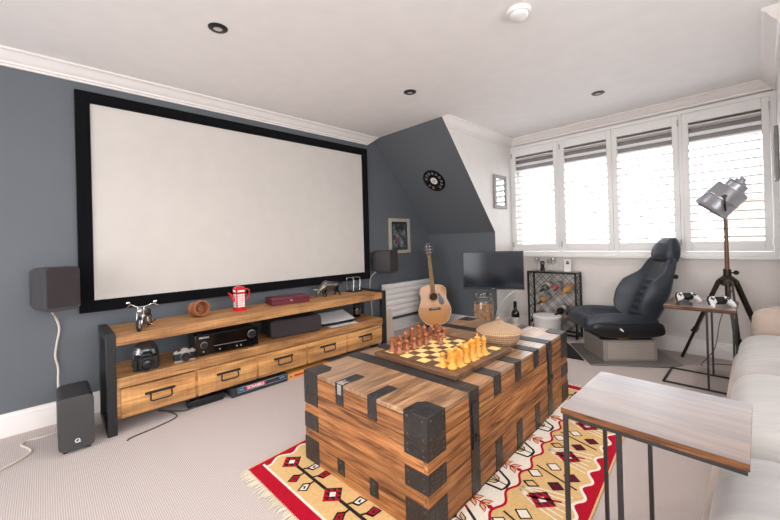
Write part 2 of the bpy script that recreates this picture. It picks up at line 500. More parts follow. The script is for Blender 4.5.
def rrect(x0, x1, y0, y1, r, n=5):
    return arc((x1 - r, y1 - r), r, 0, PI / 2, n) + arc((x0 + r, y1 - r), r, PI / 2, PI, n) + arc((x0 + r, y0 + r), r, PI, 1.5 * PI, n) + arc((x1 - r, y0 + r), r, 1.5 * PI, 2 * PI, n)
def smooth(pts, n=6):
    """catmull-rom through points"""
    P = [Vector(p) for p in pts]; out = []
    for i in range(len(P) - 1):
        a = P[max(i - 1, 0)]; b = P[i]; c = P[i + 1]; d = P[min(i + 2, len(P) - 1)]
        for k in range(n):
            t = k / n
            out.append(0.5 * ((2 * b) + (c - a) * t + (2 * a - 5 * b + 4 * c - d) * t * t + (3 * b - a - 3 * c + d) * t ** 3))
    out.append(P[-1]); return out

# ------------------------------------------------------------------ camera
CAMP = Vector((3.26658, 0.0, 1.14271)); FPX = 357.228; YAW, PIT, ROL = 0.80173, 0.004235, -0.0276245
fw = Vector((-math.sin(YAW) * math.cos(PIT), math.cos(YAW) * math.cos(PIT), math.sin(PIT)))
r0 = Vector((math.cos(YAW), math.sin(YAW), 0)); u0 = r0.cross(fw)
rr = math.cos(ROL) * r0 + math.sin(ROL) * u0; uu = -math.sin(ROL) * r0 + math.cos(ROL) * u0
cam = bpy.data.cameras.new('camera'); cam.sensor_width = 36; cam.lens = FPX / 780 * 36; cam.shift_y = -20.577 / 780; cam.clip_start = 0.05
co = bpy.data.objects.new('camera', cam); COL.objects.link(co)
co.matrix_world = Matrix(((rr.x, uu.x, -fw.x, CAMP.x), (rr.y, uu.y, -fw.y, CAMP.y), (rr.z, uu.z, -fw.z, CAMP.z), (0, 0, 0, 1)))
SC.camera = co

# ------------------------------------------------------------------ light
WORLD, WORLD_N, EXPO = 4.2, 5.6, 0.22
w = bpy.data.worlds.new('sky'); SC.world = w; w.use_nodes = True
nt = w.node_tree; bg = nt.nodes['Background']; bg.inputs['Color'].default_value = (0.93, 0.96, 1.0, 1)
# an overcast sky, brighter on the sun's side beyond the dormer
tc = N(nt, 'ShaderNodeTexCoord'); sp = N(nt, 'ShaderNodeSeparateXYZ'); mr = N(nt, 'ShaderNodeMapRange')
nt.links.new(tc.outputs['Generated'], sp.inputs[0]); nt.links.new(sp.outputs['Y'], mr.inputs['Value'])
mr.inputs['From Min'].default_value = -.6; mr.inputs['From Max'].default_value = .6; mr.inputs['To Min'].default_value = WORLD; mr.inputs['To Max'].default_value = WORLD_N
cr = N(nt, 'ShaderNodeMix', data_type='RGBA'); cr.inputs[6].default_value = (.965, .98, 1.0, 1); cr.inputs[7].default_value = (.84, .92, 1.0, 1)
m01 = N(nt, 'ShaderNodeMapRange'); m01.inputs['From Min'].default_value = -.3; m01.inputs['From Max'].default_value = .6; nt.links.new(sp.outputs['Y'], m01.inputs['Value']); nt.links.new(m01.outputs[0], cr.inputs[0]); nt.links.new(cr.outputs[2], bg.inputs['Color'])
mz = N(nt, 'ShaderNodeMapRange'); mz.inputs['From Min'].default_value = -.5; mz.inputs['From Max'].default_value = .7; mz.inputs['To Min'].default_value = .85; mz.inputs['To Max'].default_value = 1.6
nt.links.new(sp.outputs['Z'], mz.inputs['Value']); mm_ = N(nt, 'ShaderNodeMath', operation='MULTIPLY'); nt.links.new(mr.outputs[0], mm_.inputs[0]); nt.links.new(mz.outputs[0], mm_.inputs[1]); nt.links.new(mm_.outputs[0], bg.inputs['Strength'])
SC.view_settings.view_transform = 'Standard'; SC.view_settings.look = 'None'; SC.view_settings.gamma = 1; SC.view_settings.exposure = EXPO
SC.view_settings.use_curve_mapping = False
def spot(name, x, y, e_):
    l = bpy.data.lights.new(name, 'SPOT'); l.energy = e_; l.spot_size = math.radians(130); l.spot_blend = 1.0; l.shadow_soft_size = .06; l.color = (1, .98, .96)
    o = bpy.data.objects.new(name, l); COL.objects.link(o); o.location = (x, y, 2.385)
for x, y in ((1.12, .742), (1.236, 2.249), (2.304, 3.541), (2.36, 2.1), (2.3, .6)): spot('downlight_and_fill_beam', x, y, 28)  # last two spots have no fitting, added to brighten the floor
def portal(name, loc, rot, sx, sy):
    l = bpy.data.lights.new(name, 'AREA'); l.shape = 'RECTANGLE'; l.size = sx; l.size_y = sy; l.cycles.is_portal = True
    o = bpy.data.objects.new(name, l); COL.objects.link(o); o.location = loc; o.rotation_euler = rot
portal('daylight_portal_dormer', (2.21, 4.60, 1.48), (-PI / 2, 0, 0), 2.3, 1.10)
portal('daylight_portal_rear', (2.175, -2.62, 1.18), (PI / 2, 0, 0), 3.95, 2.24)
portal('daylight_portal_side', (4.5, .3, 1.6), (0, PI / 2, 0), 1.4, 4.2)

# ------------------------------------------------------------------ room shell
YW, XC, XR, YS, YK, ZK, H = 4.376, 1.042, 3.388, 2.94, 3.93, 1.215, 2.4
YB, XE = -2.4, 4.3
def shell(name, f):
    b = MB(); f(b); return struct(b.build(name, ang=20))
shell('floor', lambda b: b.box(-.15, XE + .15, YB - .15, 4.62, -.12, 0, 'carpet'))
shell('ceiling', lambda b: b.box(-.15, XE + .15, YB - .15, 4.62, H, H + .12, 'ceil'))
shell('wall_left', lambda b: b.box(-.15, 0, YB - .15, YK + .13, 0, H, 'dark'))
YZ = Matrix(((0, 0, 1, 0), (1, 0, 0, 0), (0, 1, 0, 0), (0, 0, 0, 1)))      # prism (a,b,h) -> (h, a, b)
shell('wall_knee_left', lambda b: b.box(0, XC - .002, YK, YK + .12, 0, ZK + .03, 'dark'))
slope = [(YS, H), (YK, ZK), (YK + .14, ZK), (YS + .14, H)]
shell('wall_slope_left', lambda b: b.prism(slope, 0, XC - .002, 'dark', YZ))
e = .002
cheek = [(YS + e, H), (YK + e, ZK), (YK + e, 0), (4.60, 0), (4.60, H)]
shell('wall_cheek_left', lambda b: b.prism(cheek, XC - .06, XC, 'white', YZ))
shell('wall_cheek_right', lambda b: b.prism(cheek, XR, XR + .06, 'white', YZ))
shell('wall_slope_right', lambda b: b.prism(slope, XR + .002, XE, 'white', YZ))
shell('wall_knee_right', lambda b: b.box(XR + .002, XE, YK, YK + .12, 0, ZK + .03, 'white'))
def right(b):
    b.box(XE, XE + .15, YB - .15, -1.8, 0, H, 'white'); b.box(XE, XE + .15, 2.4, YK + .13, 0, H, 'white')
    b.box(XE, XE + .15, -1.8, 2.4, 0, .9, 'white'); b.box(XE, XE + .15, -1.8, 2.4, 2.3, H, 'white')
shell('wall_right', right)
M['greige'] = mat('greige_panel_paint', (226, 217, 211), 0.6, var=0.015)
def far(b):
    b.box(XC, XR, YW, 4.60, 0, .925, 'greige'); b.box(XC, XR, YW, 4.60, 2.312, H, 'white')
    for x in (1.62, 2.43, 3.245): b.box(x, x + .006, YW - .004, YW, .14, .91, 'greige')
shell('wall_far', far)
def rear(b):
    b.box(0, .2, YB - .15, YB, 0, H, 'white'); b.box(4.15, XE, YB - .15, YB, 0, H, 'white')
    b.box(.2, 4.15, YB - .15, YB, 0, .06, 'white'); b.box(.2, 4.15, YB - .15, YB, 2.3, H, 'white')
shell('wall_rear', rear)
def rear_fill_win(b):  # unseen window added behind the camera as fill light
    for x in (.2, 1.15, 2.15, 3.15, 4.10): b.box(x, x + .05, YB - .12, YB - .05, .06, 2.3, 'trim')
    b.box(.2, 4.15, YB - .12, YB - .05, .06, .11, 'trim'); b.box(.2, 4.15, YB - .12, YB - .05, 2.25, 2.3, 'trim')
rw = shell('fill_window_rear', rear_fill_win); MATX[rw.name] = Matrix()
g = MB(); g.box(.25, 4.1, YB - .09, YB - .084, .11, 2.25, 'glass'); struct(g.build('glass_pane', rw))
def side_fill_win(b):  # unseen window added in the right wall to brighten the room
    for y in (-1.8, -.4, 1.0, 2.35): b.box(XE + .05, XE + .12, y, y + .05, .9, 2.3, 'trim')
    b.box(XE + .05, XE + .12, -1.8, 2.4, .9, .95, 'trim'); b.box(XE + .05, XE + .12, -1.8, 2.4, 2.25, 2.3, 'trim')
sw = shell('fill_window_side', side_fill_win); MATX[sw.name] = Matrix()
g = MB(); g.box(XE + .084, XE + .09, -1.75, 2.35, .95, 2.25, 'glass'); struct(g.build('glass_pane', sw))

# cornices
CP = [(0, 0), (.085, 0), (.085, -.012), (.074, -.016), (.066, -.022), (.052, -.042), (.034, -.06), (.024, -.066), (.022, -.078), (.012, -.082), (.012, -.095), (0, -.095)]
def corn(b, p0, p1, nx, ny, k0=0, k1=0):
    d = Vector(p1) - Vector(p0)
    X = frame((p0[0], p0[1], H), (nx, ny, 0), (0, 0, 1), d)
    i0 = len(b.v); b.prism(CP, 0, d.length, 'trim', X); n = len(CP); d.normalize()
    for q, (a_, dr_) in enumerate(CP):      # ends cut on the slant where they meet the slope
        b.v[i0 + q] += d * (-dr_ * k0); b.v[i0 + n + q] += d * (dr_ * k1)
shell('trim_1', lambda b: corn(b, (0, YB, 0), (0, 2.945, 0), 1, 0, 0, 1.3))
shell('trim_2', lambda b: corn(b, (XC, YS - .004, 0), (XC, YW, 0), 1, 0, .83))
shell('trim_3', lambda b: corn(b, (XC, YW, 0), (XR, YW, 0), 0, -1))
shell('trim_4', lambda b: corn(b, (XR, YS - .004, 0), (XR, YW, 0), -1, 0, .83))
shell('trim_5', lambda b: corn(b, (XE, YB, 0), (XE, 3.02, 0), -1, 0))
# baseboards
BP = [(0, 0), (.02, 0), (.02, .095), (.017, .105), (.017, .118), (.012, .126), (.010, .138), (0, .141)]
def base(b, p0, p1, nx, ny):
    d = Vector(p1) - Vector(p0); X = frame((p0[0], p0[1], 0), (nx, ny, 0), (0, 0, 1), d); b.prism(BP, 0, d.length, 'trim', X)
shell('baseboard_left', lambda b: base(b, (0, YB, 0), (0, YK, 0), 1, 0))
shell('baseboard_knee', lambda b: base(b, (0.02, YK, 0), (XC, YK, 0), 0, -1))
shell('baseboard_cheek', lambda b: base(b, (XC, YK, 0), (XC, YW, 0), 1, 0))
shell('baseboard_far', lambda b: base(b, (XC, YW, 0), (XR, YW, 0), 0, -1))
shell('baseboard_right', lambda b: base(b, (XE, YB, 0), (XE, YK, 0), -1, 0))

# dormer window: frame, glass, blind, sill
def wf(b):
    b.box(XC, XR, YW - .012, YW + .05, 2.268, 2.312, 'shut'); b.box(XC, XR, YW - .012, YW + .05, .925, .965, 'shut')
    b.box(XC, 1.058, YW - .012, YW + .05, .965, 2.268, 'shut'); b.box(3.352, XR, YW - .012, YW + .05, .965, 2.268, 'shut')
    b.box(1.632, 1.655, YW - .012, YW + .05, .965, 2.268, 'shut'); b.box(2.752, 2.775, YW - .012, YW + .05, .965, 2.268, 'shut')
win = shell('window_1', wf); MATX[win.name] = Matrix()
g = MB(); g.box(XC, XR, 4.535, 4.541, .925, 2.0, 'glass'); struct(g.build('glass_pane', win))
g = MB()
g.box(XC, XR, 4.52, 4.56, .925, .97, 'trim')
for x in (1.05, 1.60, 2.17, 2.735, 3.33): g.box(x, x + .045, 4.515, 4.56, .97, 2.02, 'trim')
struct(g.build('glazing_bars', win))
g = MB(); g.box(XC, XR, 4.47, 4.50, 1.985, 2.312, 'bluegrey'); struct(g.build('window_blind', win))
g = MB(); g.prism([(YW - .05, .900), (YW - .05, .918), (YW - .042, .926), (YW, .926), (YW, .900)], XC, XR, 'shut', YZ); struct(g.build('window_sill', win))

# plantation shutters
def shutter(x0, x1, label, hs):
    t = thing('window_shutter', label, 'shutter', (x0, YW, .966), 0, 'plantation shutters in the dormer window')
    b = MB(); st = .048; zb, zt = .968, 2.265; ob, ot = 1.058, 2.172; y0, y1 = YW - .016, YW + .016
    b.box(x0, x0 + st, y0, y1, zb, zt, 'shut'); b.box(x1 - st, x1, y0, y1, zb, zt, 'shut')
    b.box(x0 + st, x1 - st, y0, y1, zb, ob, 'shut'); b.box(x0 + st, x1 - st, y0, y1, ot, zt, 'shut')
    b.box(x0 + st + .012, x1 - st - .012, y0 - .002, y0 + .01, zb + .02, ob - .016, 'shut')
    b.build('shutter_frame', t, bevel=.003)
    b = MB(); n = 15; p = (ot - ob) / n
    for i in range(n):
        z = ob + p * (i + .5); c, s_ = math.cos(-.16), math.sin(-.16)
        pr = [(-.036, 0), (-.032, .0055), (0, .0085), (.032, .0055), (.036, 0), (.032, -.0055), (0, -.0085), (-.032, -.0055)]
        q = [(YW + .004 + a * c - d * s_, z + a * s_ + d * c) for a, d in pr]
        b.prism(q, x0 + st + .001, x1 - st - .001, 'shut', YZ)
    b.build('louvres', t)
    for z in (1.05, 2.19):
        b = MB(); xx = x0 + .002 if hs < 0 else x1 - .002; b.box(xx - .006, xx + .006, y0 - .006, y0 + .001, z - .03, z + .03, 'steel'); b.build('hinge', t)
shutter(1.060, 1.630, 'narrow white louvred window shutter beside the white cheek wall, leftmost of four', -1)
shutter(1.657, 2.190, 'white louvred window shutter above the wine rack, second from the left', -1)
shutter(2.192, 2.750, 'white louvred window shutter above the black racing seat, third from the left', 1)
shutter(2.777, 3.350, 'widest white louvred window shutter behind the studio lamp, rightmost of four', 1)

# outside: a brick house across the way
t = thing('brick_building', 'tan brick building outside, faint through the lower right of the rightmost shutter', 'building', (4.6, 12, -3))
b = MB(); b.box(2.72, 7.0, 12, 16, -3, 1.9, 'brick'); b.build('brick_walls', t)
b = MB(); b.box(2.65, 7.1, 11.9, 16.1, 1.9, 2.0, 'bluegrey'); b.build('roof', t)

M['slate'] = mat('light_block_slate_grey', (70, 70, 76), 0.8, var=0.15, vscale=5)
t = thing('light_block_slope', 'unseen dark slope added outside the shuttered dormer window to block light from below', 'roof', (2.2, 4.63, .80))
b = MB(); b.prism([(4.63, .80), (4.63, .88), (8.6, -2.3), (8.6, -2.4)], -2.5, 7.0, 'slate', YZ); b.build('block_sheet', t)  # unseen slope, added to keep light from below off the louvres

# ------------------------------------------------------------------ ceiling fittings
def downlight(x, y, label):
    t = thing('downlight', label, 'light', (x, y, H), 0, 'recessed ceiling downlights')
    b = MB(); b.lathe([(.024, -.001), (.026, -.010), (.044, -.008), (.052, -.003), (.053, 0)], 'plastic', 32, Matrix.Translation((x, y, H)), cap=False); b.build('bezel', t)
    b = MB(); b.lathe([(.001, -.004), (.014, -.005), (.025, -.006), (.0255, -.001)], 'lampglow', 24, Matrix.Translation((x, y, H)), cap=True); b.build('lamp', t)
downlight(1.12, .742, 'black rimmed recessed downlight in the ceiling above the big projection screen')
downlight(1.236, 2.249, 'black rimmed recessed downlight in the ceiling near the sloping grey wall')
downlight(2.304, 3.541, 'black rimmed recessed downlight in the ceiling in front of the shuttered window')
t = thing('smoke_detector', 'round white smoke detector on the ceiling at the top of the picture', 'smoke detector', (2.365, 1.915, H))
X = Matrix.Translation((2.365, 1.915, H))
b = MB(); b.lathe([(.066, 0), (.066, -.012), (.06, -.02), (.001, -.02)], 'white_pl', 36, X); b.build('base_plate', t)
b = MB(); b.lathe([(.05, -.020), (.048, -.036), (.038, -.044), (.001, -.046)], 'white_pl', 36, X); b.build('sensor_cover', t)

# ------------------------------------------------------------------ projection screen
t = thing('projection_screen', 'large white projection screen in a wide black frame on the dark grey wall', 'screen', (0, 1.477, .703))
y0, y1, z0, z1, bw = .1642, 2.7892, .7032, 2.2461, .0813
b = MB()
b.box(.001, .034, y0, y1, z0, z0 + bw, 'blackfelt'); b.box(.001, .034, y0, y1, z1 - bw, z1, 'blackfelt')
b.box(.001, .034, y0, y0 + bw, z0 + bw, z1 - bw, 'blackfelt'); b.box(.001, .034, y1 - bw, y1, z0 + bw, z1 - bw, 'blackfelt')
b.build('frame', t, bevel=.004)
b = MB(); b.box(.008, .022, y0 + bw - .005, y1 - bw + .005, z0 + bw - .005, z1 - bw + .005, 'screen'); b.build('screen_fabric', t)

# ------------------------------------------------------------------ wall art
def picture(name, label, X, w, h, fwid, fm, inner, depth=.025):
    """X: frame with x right, y up, z out of the wall, origin at picture centre"""
    t = thing(name, label, 'picture', X.to_translation())
    b = MB(); a, c = w / 2, h / 2
    for p in ([(-a, -c), (a, -c), (a - fwid, -c + fwid), (-a + fwid, -c + fwid)], [(a, -c), (a, c), (a - fwid, c - fwid), (a - fwid, -c + fwid)],
              [(a, c), (-a, c), (-a + fwid, c - fwid), (a - fwid, c - fwid)], [(-a, c), (-a, -c), (-a + fwid, -c + fwid), (-a + fwid, c - fwid)]):
        b.prism(p, .002, depth, fm, X)
    b.build('frame', t, bevel=.002)
    inner(t, X, a - fwid, c - fwid)
    b = MB(); b.box(-a + fwid, a - fwid, -c + fwid, c - fwid, .015, .0165, 'clear', X); b.build('glazing', t)
    return t
M['artdark'] = mat('print_dark', (36, 36, 40), 0.6, var=0.05)
def artmat():
    m, nt, p = newmat('street_print')
    tc = N(nt, 'ShaderNodeTexCoord'); no = N(nt, 'ShaderNodeTexNoise'); no.inputs['Scale'].default_value = 14; no.inputs['Detail'].default_value = 6
    nt.links.new(tc.outputs['Object'], no.inputs['Vector'])
    rp = N(nt, 'ShaderNodeValToRGB'); e_ = rp.color_ramp.elements
    e_[0].position = .45; e_[0].color = lin((40, 42, 48)); e_[1].position = .68; e_[1].color = lin((190, 192, 198))
    nt.links.new(no.outputs['Fac'], rp.inputs['Fac']); nt.links.new(rp.outputs['Color'], p.inputs['Base Color']); p.inputs['Roughness'].default_value = .6
    return m
M['artstreet'] = artmat()
def inner1(t, X, a, c):
    b = MB(); b.box(-a, a, -c, c, .003, .008, 'artdark', X); b.build('mount', t)
    b = MB(); b.box(-a + .035, a - .035, -c + .035, c - .03, .008, .0095, 'artstreet', X)
    b.prism(arc((-.02, -.05), .032, 0, PI, 10), .0095, .0105, 'boxred', X)
    b.prism([(-.045, -.052), (0, -.052), (-.006, -.10), (-.03, -.10)], .0095, .0105, 'boxred', X)
    b.build('print', t)
picture('framed_print', 'pale framed dark print with a red spot on the grey wall right of the screen', frame((0, 3.325, 1.206), (0, 1, 0), (0, 0, 1), (1, 0, 0)), .385, .45, .042, 'frame', inner1)
def inner2(t, X, a, c):
    b = MB(); b.box(-a, a, -c, c, .003, .008, 'paper', X); b.build('mount', t)
    b = MB(); b.box(-a + .03, a - .03, -c + .06, c - .09, .008, .009, 'artpale', X); b.build('print', t)
M['artpale'] = mat('pale_print', (196, 196, 198), 0.6, var=0.35, vscale=9)
picture('framed_print', 'grey framed pale print on the white wall left of the window', frame((XC, 4.058, 1.71), (0, 1, 0), (0, 0, 1), (1, 0, 0)), .30, .41, .042, 'framegrey', inner2)
picture('framed_print', 'dark edged picture on the white wall at the right edge, seen almost edge on', frame((XR, 4.17, 1.745), (0, -1, 0), (0, 0, 1), (-1, 0, 0)), .22, .41, .035, 'framegrey', inner2)

# vinyl record clock on the slope
d = Vector((0, YK - YS, ZK - H)).normalized(); nrm = Vector((0, d.z, -d.y)); nrm = nrm if nrm.y < 0 else -nrm
X = frame((.553, 3.402, 1.848), (1, 0, 0), -d, Vector((1, 0, 0)).cross(-d))
if X.col[2].y > 0: X = frame((.553, 3.402, 1.848), (1, 0, 0), -d, d.cross(Vector((1, 0, 0))))
X.translation = Vector((.553, YS + (.46 / 1.0) * (YK - YS), H + .46 * (ZK - H)))
t = thing('vinyl_record', 'black vinyl record with a white label hung on the sloping grey wall', 'record', X.to_translation())
b = MB()
prof = [(.004, .004), (.05, .006), (.052, .0045)] + [(.055 + .0045 * i, .0045 + (.0009 if i % 2 else 0)) for i in range(21)] + [(.15, .005), (.15, .002), (.004, .002)]
b.lathe(prof, 'gloss', 48, X, cap=False); b.build('disc', t)
b = MB(); b.lathe([(.004, .0068), (.046, .0066), (.046, .005)], 'white_pl', 36, X); b.lathe([(.001, .0072), (.005, .0070)], 'plastic', 12, X); b.build('centre_label', t)
b = MB(); rnd = random.Random(3)
for k in range(13):
    if k in (6, 9): continue
    a = 2 * PI * k / 13 + .3; c_, s_ = .105 * math.cos(a), .105 * math.sin(a)
    R = X @ Matrix.Translation((c_, s_, 0)) @ Matrix.Rotation(a - PI / 2, 4, 'Z')
    for q in range(3):
        u = (q - 1) * .011; hh = rnd.uniform(.012, .022)
        b.box(u - .0025, u + .0025, -hh, hh, .006, .0068, 'framegrey', R)
    b.box(-.012, .012, rnd.uniform(-.015, .01) - .002, .002 + .01, .006, .0068, 'framegrey', R)
for k in range(4):
    R = X @ Matrix.Translation((.018 * math.cos(k * 1.57), .018 * math.sin(k * 1.57), 0)); b.box(-.006, .006, -.006, .006, .0068, .0076, 'plastic', R)
b.build('printed_marks', t)

# ------------------------------------------------------------------ media console (along the left wall)
CX0, CX1, CY0, CY1 = .10, .515, .256, 2.58
t = thing('media_console', 'long rustic mango wood media console with black steel ends and five drawers', 'media console', (.31, 1.42, 0))
for y in (CY0, CY1 - .048):
    b = MB(); w_ = .048
    b.box(CX1 - .05, CX1, y, y + w_, 0, .622, 'black'); b.box(CX0, CX0 + .05, y, y + w_, 0, .622, 'black')
    b.box(CX0 + .05, CX1 - .05, y, y + w_, 0, .03, 'black'); b.box(CX0 + .05, CX1 - .05, y, y + w_, .572, .622, 'black')
    b.build('steel_end_frame', t, bevel=.003)
b = MB(); b.box(CX0, CX1 - .008, CY0 + .048, CY1 - .048, .541, .605, 'mango'); b.build('top_shelf', t, bevel=.004)
ya, yb = CY0 + .048, CY1 - .048
b = MB(); b.box(CX0, CX1 - .008, ya, yb, .277, .340, 'mango'); b.build('lower_shelf', t, bevel=.004)
b = MB()
b.box(CX0, CX0 + .02, ya, yb, .085, .277, 'mango'); b.box(CX0, CX1 - .03, ya, yb, .085, .105, 'mango')
for y in (ya, .742, 1.178, 1.622, 2.056, yb - .02): b.box(CX0 + .02, CX1 - .022, y, y + .02, .105, .277, 'mango_f')
b.build('carcass', t)
cuts = [ya + .012, .752, 1.188, 1.632, 2.066, yb - .008]
for i in range(5):
    a, c = cuts[i] + .008, cuts[i + 1] - .008
    b = MB(); b.box(CX1 - .04, CX1 - .012, a, c, .088, .270, 'mango_f'); dr = b.build('drawer', t, bevel=.003)
    m_ = (a + c) / 2; b = MB()
    b.box(CX1 - .012, CX1 - .007, m_ - .085, m_ + .085, .196, .212, 'black')
    b.tube(smooth([(CX1 - .008, m_ - .06, .204), (CX1 + .016, m_ - .058, .196), (CX1 + .016, m_ - .055, .160), (CX1 + .016, m_, .158), (CX1 + .016, m_ + .055, .160), (CX1 + .016, m_ + .058, .196), (CX1 - .008, m_ + .06, .204)], 4), .005, 'black', 8)
    b.build('handle', dr)
for y in (.9, 1.6):
    b = MB(); b.box(.28, .32, y, y + .04, 0, .085, 'black'); b.build('foot', t)

# things on the top shelf (z .605)
ZT = .605
# chrome motorcycle model
def motorcycle():
    o = (.385, .475, ZT); t = thing('model_motorcycle', 'chrome model motorcycle facing the room on the left end of the console', 'model motorcycle', o, math.atan2(-.42, .9))
    def wheel(x, r):
        b = MB(); b.tube([(x + r * math.cos(a), 0, r + .006 + r * math.sin(a)) for a in [2 * PI * i / 24 for i in range(24)]], .008, 'rubber', 8, closed=True)
        b.tube([(x + r * .8 * math.cos(a), 0, r + .006 + r * .8 * math.sin(a)) for a in [2 * PI * i / 24 for i in range(24)]], .003, 'chrome', 6, closed=True)
        for k in range(6):
            a = PI * k / 6; b.cyl((x + r * .8 * math.cos(a), 0, r + .006 + r * .8 * math.sin(a)), (x - r * .8 * math.cos(a), 0, r + .006 - r * .8 * math.sin(a)), .0012, 'chrome', n=6)
        b.cyl((x, -.014, r + .006), (x, .014, r + .006), .008, 'chrome', n=10); b.build('wheel', t, world=False)
    wheel(.105, .040); wheel(-.095, .038)
    b = MB()
    for s_ in (-1, 1): b.tube([(.105, .014 * s_, .046), (.080, .017 * s_, .110), (.062, .018 * s_, .150)], .004, 'chrome', 8)
    b.box(.056, .070, -.022, .022, .130, .136, 'chrome'); b.ball((.088, 0, .128), (.016, .018, .018), 'chrome'); b.build('front_fork', t, world=False)
    b = MB(); b.tube(smooth([(.025, -.088, .150), (.045, -.06, .165), (.062, -.02, .152), (.062, .02, .152), (.045, .06, .165), (.025, .088, .150)], 5), .0035, 'chrome', 8)
    for s_ in (-1, 1): b.cyl((.045, .06 * s_, .165), (.05, .072 * s_, .178), .0025, 'chrome', n=6); b.ball((.05, .076 * s_, .180), (.004, .012, .008), 'chrome')
    b.build('handlebars', t, world=False)
    b = MB(); b.ball((.02, 0, .112), (.045, .022, .020), 'pewter'); b.build('tank', t, world=False)
    b = MB(); b.tube(smooth([(.0, 0, .094), (-.04, 0, .086), (-.075, 0, .094), (-.10, 0, .104)], 4), [.016] * 4 * 3 + [.010], 'rubber', 8); b.build('seat', t, world=False)
    b = MB(); b.box(-.035, .045, -.022, .022, .032, .066, 'pewter')
    for s_ in (-1, 1): b.cyl((.005, 0, .06), (.005 + .025 * s_, 0, .098), .014, 'chrome', n=10)
    b.cyl((0, -.03, .05), (0, .03, .05), .015, 'chrome', n=12)
    b.tube([(.06, 0, .13), (.05, 0, .05), (-.05, 0, .038), (-.095, 0, .044)], .004, 'chrome', 8)
    b.build('engine', t, world=False)
    b = MB(); b.tube(smooth([(.02, -.026, .08), (.045, -.03, .05), (.0, -.032, .028), (-.13, -.032, .030)], 4), .006, 'chrome', 8); b.tube(smooth([(.02, .026, .08), (.04, .03, .05), (.0, .032, .028), (-.12, .032, .030)], 4), .005, 'chrome', 8); b.build('exhaust', t, world=False)
    b = MB(); b.tube([(-.02, .02, .03), (-.03, .055, .0015)], .002, 'chrome', 6); b.build('side_stand', t, world=False)
motorcycle()
# wooden cup lying on its side
o = (.275, .84, ZT); t = thing('turned_wooden_cup', 'turned wooden cup lying on its side on the console shelf', 'wooden cup', o)
ax = Vector((.80, .22, .10)).normalized(); up = Vector((0, 0, 1)); X = frame((.275, .84, ZT + .0615), up.cross(ax), ax.cross(up.cross(ax)), ax)
b = MB(); b.lathe([(.001, -.075), (.044, -.075), (.052, -.06), (.050, -.045), (.040, -.035), (.048, -.022), (.058, 0), (.062, .035), (.060, .05), (.050, .05), (.046, .03), (.043, -.005), (.001, -.01)], 'cupwood', 32, X); b.build('cup', t)
b = MB(); b.lathe([(.022, -.008), (.022, .006), (.016, .016), (.001, .018)], 'cupwood', 20, X); b.build('inner_knob', t)
# telephone box teapot
o = (.285, 1.145, ZT); t = thing('telephone_box_teapot', 'red telephone box shaped teapot with white window panes on the console', 'teapot', o)
hx, hy = .038, .040; T = Matrix.Translation(o)
b = MB(); b.box(-hx, hx, -hy, hy, 0, .022, 'red', T); b.box(-hx + .003, hx - .003, -hy + .003, hy - .003, .022, .172, 'red', T); b.box(-hx, hx, -hy, hy, .150, .178, 'red', T); b.build('body', t, bevel=.003)
b = MB()
for f_ in range(2):
    for i in range(3):
        for j in range(6):
            u = -.0195 + .0195 * i; z = .040 + .0182 * j
            if f_ == 0: b.box(hx - .003, hx - .001, u - .0085, u + .0085, z - .0075, z + .0075, 'whiteglaze', T)
            else: b.box(u - .0085, u + .0085, -hy + .001, -hy + .003, z - .0075, z + .0075, 'whiteglaze', T)
b.box(hx - .001, hx + .001, -.028, .028, .156, .171, 'whiteglaze', T); b.box(-.026, .026, -hy - .001, -hy + .001, .156, .171, 'whiteglaze', T)
b.build('window_panes', t)
b = MB(); b.loft([[(sx * a, sy * a2, z) for sx, sy in ((-1, -1), (1, -1), (1, 1), (-1, 1))] for a, a2, z in ((.036, .038, .178), (.036, .038, .184), (.027, .029, .196), (.010, .010, .202))], 'red', X=T); b.build('lid', t, bevel=.003)
b = MB(); b.ball((0, 0, .207), .0075, 'gold', X=T); b.build('knob', t)
b = MB(); b.tube([T @ Vector(p) for p in smooth([(0, -.038, .085), (0, -.054, .105), (0, -.066, .135), (0, -.088, .152)], 4)], [.013] * 4 + [.010] * 5 + [.007] * 4, 'red', 10); b.build('spout', t)
b = MB(); b.tube([T @ Vector(p) for p in smooth([(0, .037, .165), (0, .06, .170), (0, .082, .155), (0, .078, .115), (0, .055, .080), (0, .037, .062)], 4)], .0065, 'red', 10); b.build('handle', t)
# burgundy box
t = thing('burgundy_box', 'closed burgundy leather box on the console shelf below the screen', 'box', (.275, 1.585, ZT), -.15)
b = MB(); b.box(-.10, .085, -.172, .172, 0, .040, 'burgundy'); b.build('box_base', t, bevel=.003, world=False)
b = MB(); b.box(-.102, .087, -.174, .174, .041, .062, 'burgundy'); b.build('lid', t, bevel=.004, world=False)
b = MB(); b.tube(smooth([(.087, -.012, .05), (.092, -.008, .036), (.092, .0, .030), (.092, .008, .036), (.088, .004, .046)], 4), .0022, 'chrome', 6); b.build('clasp', t, world=False)
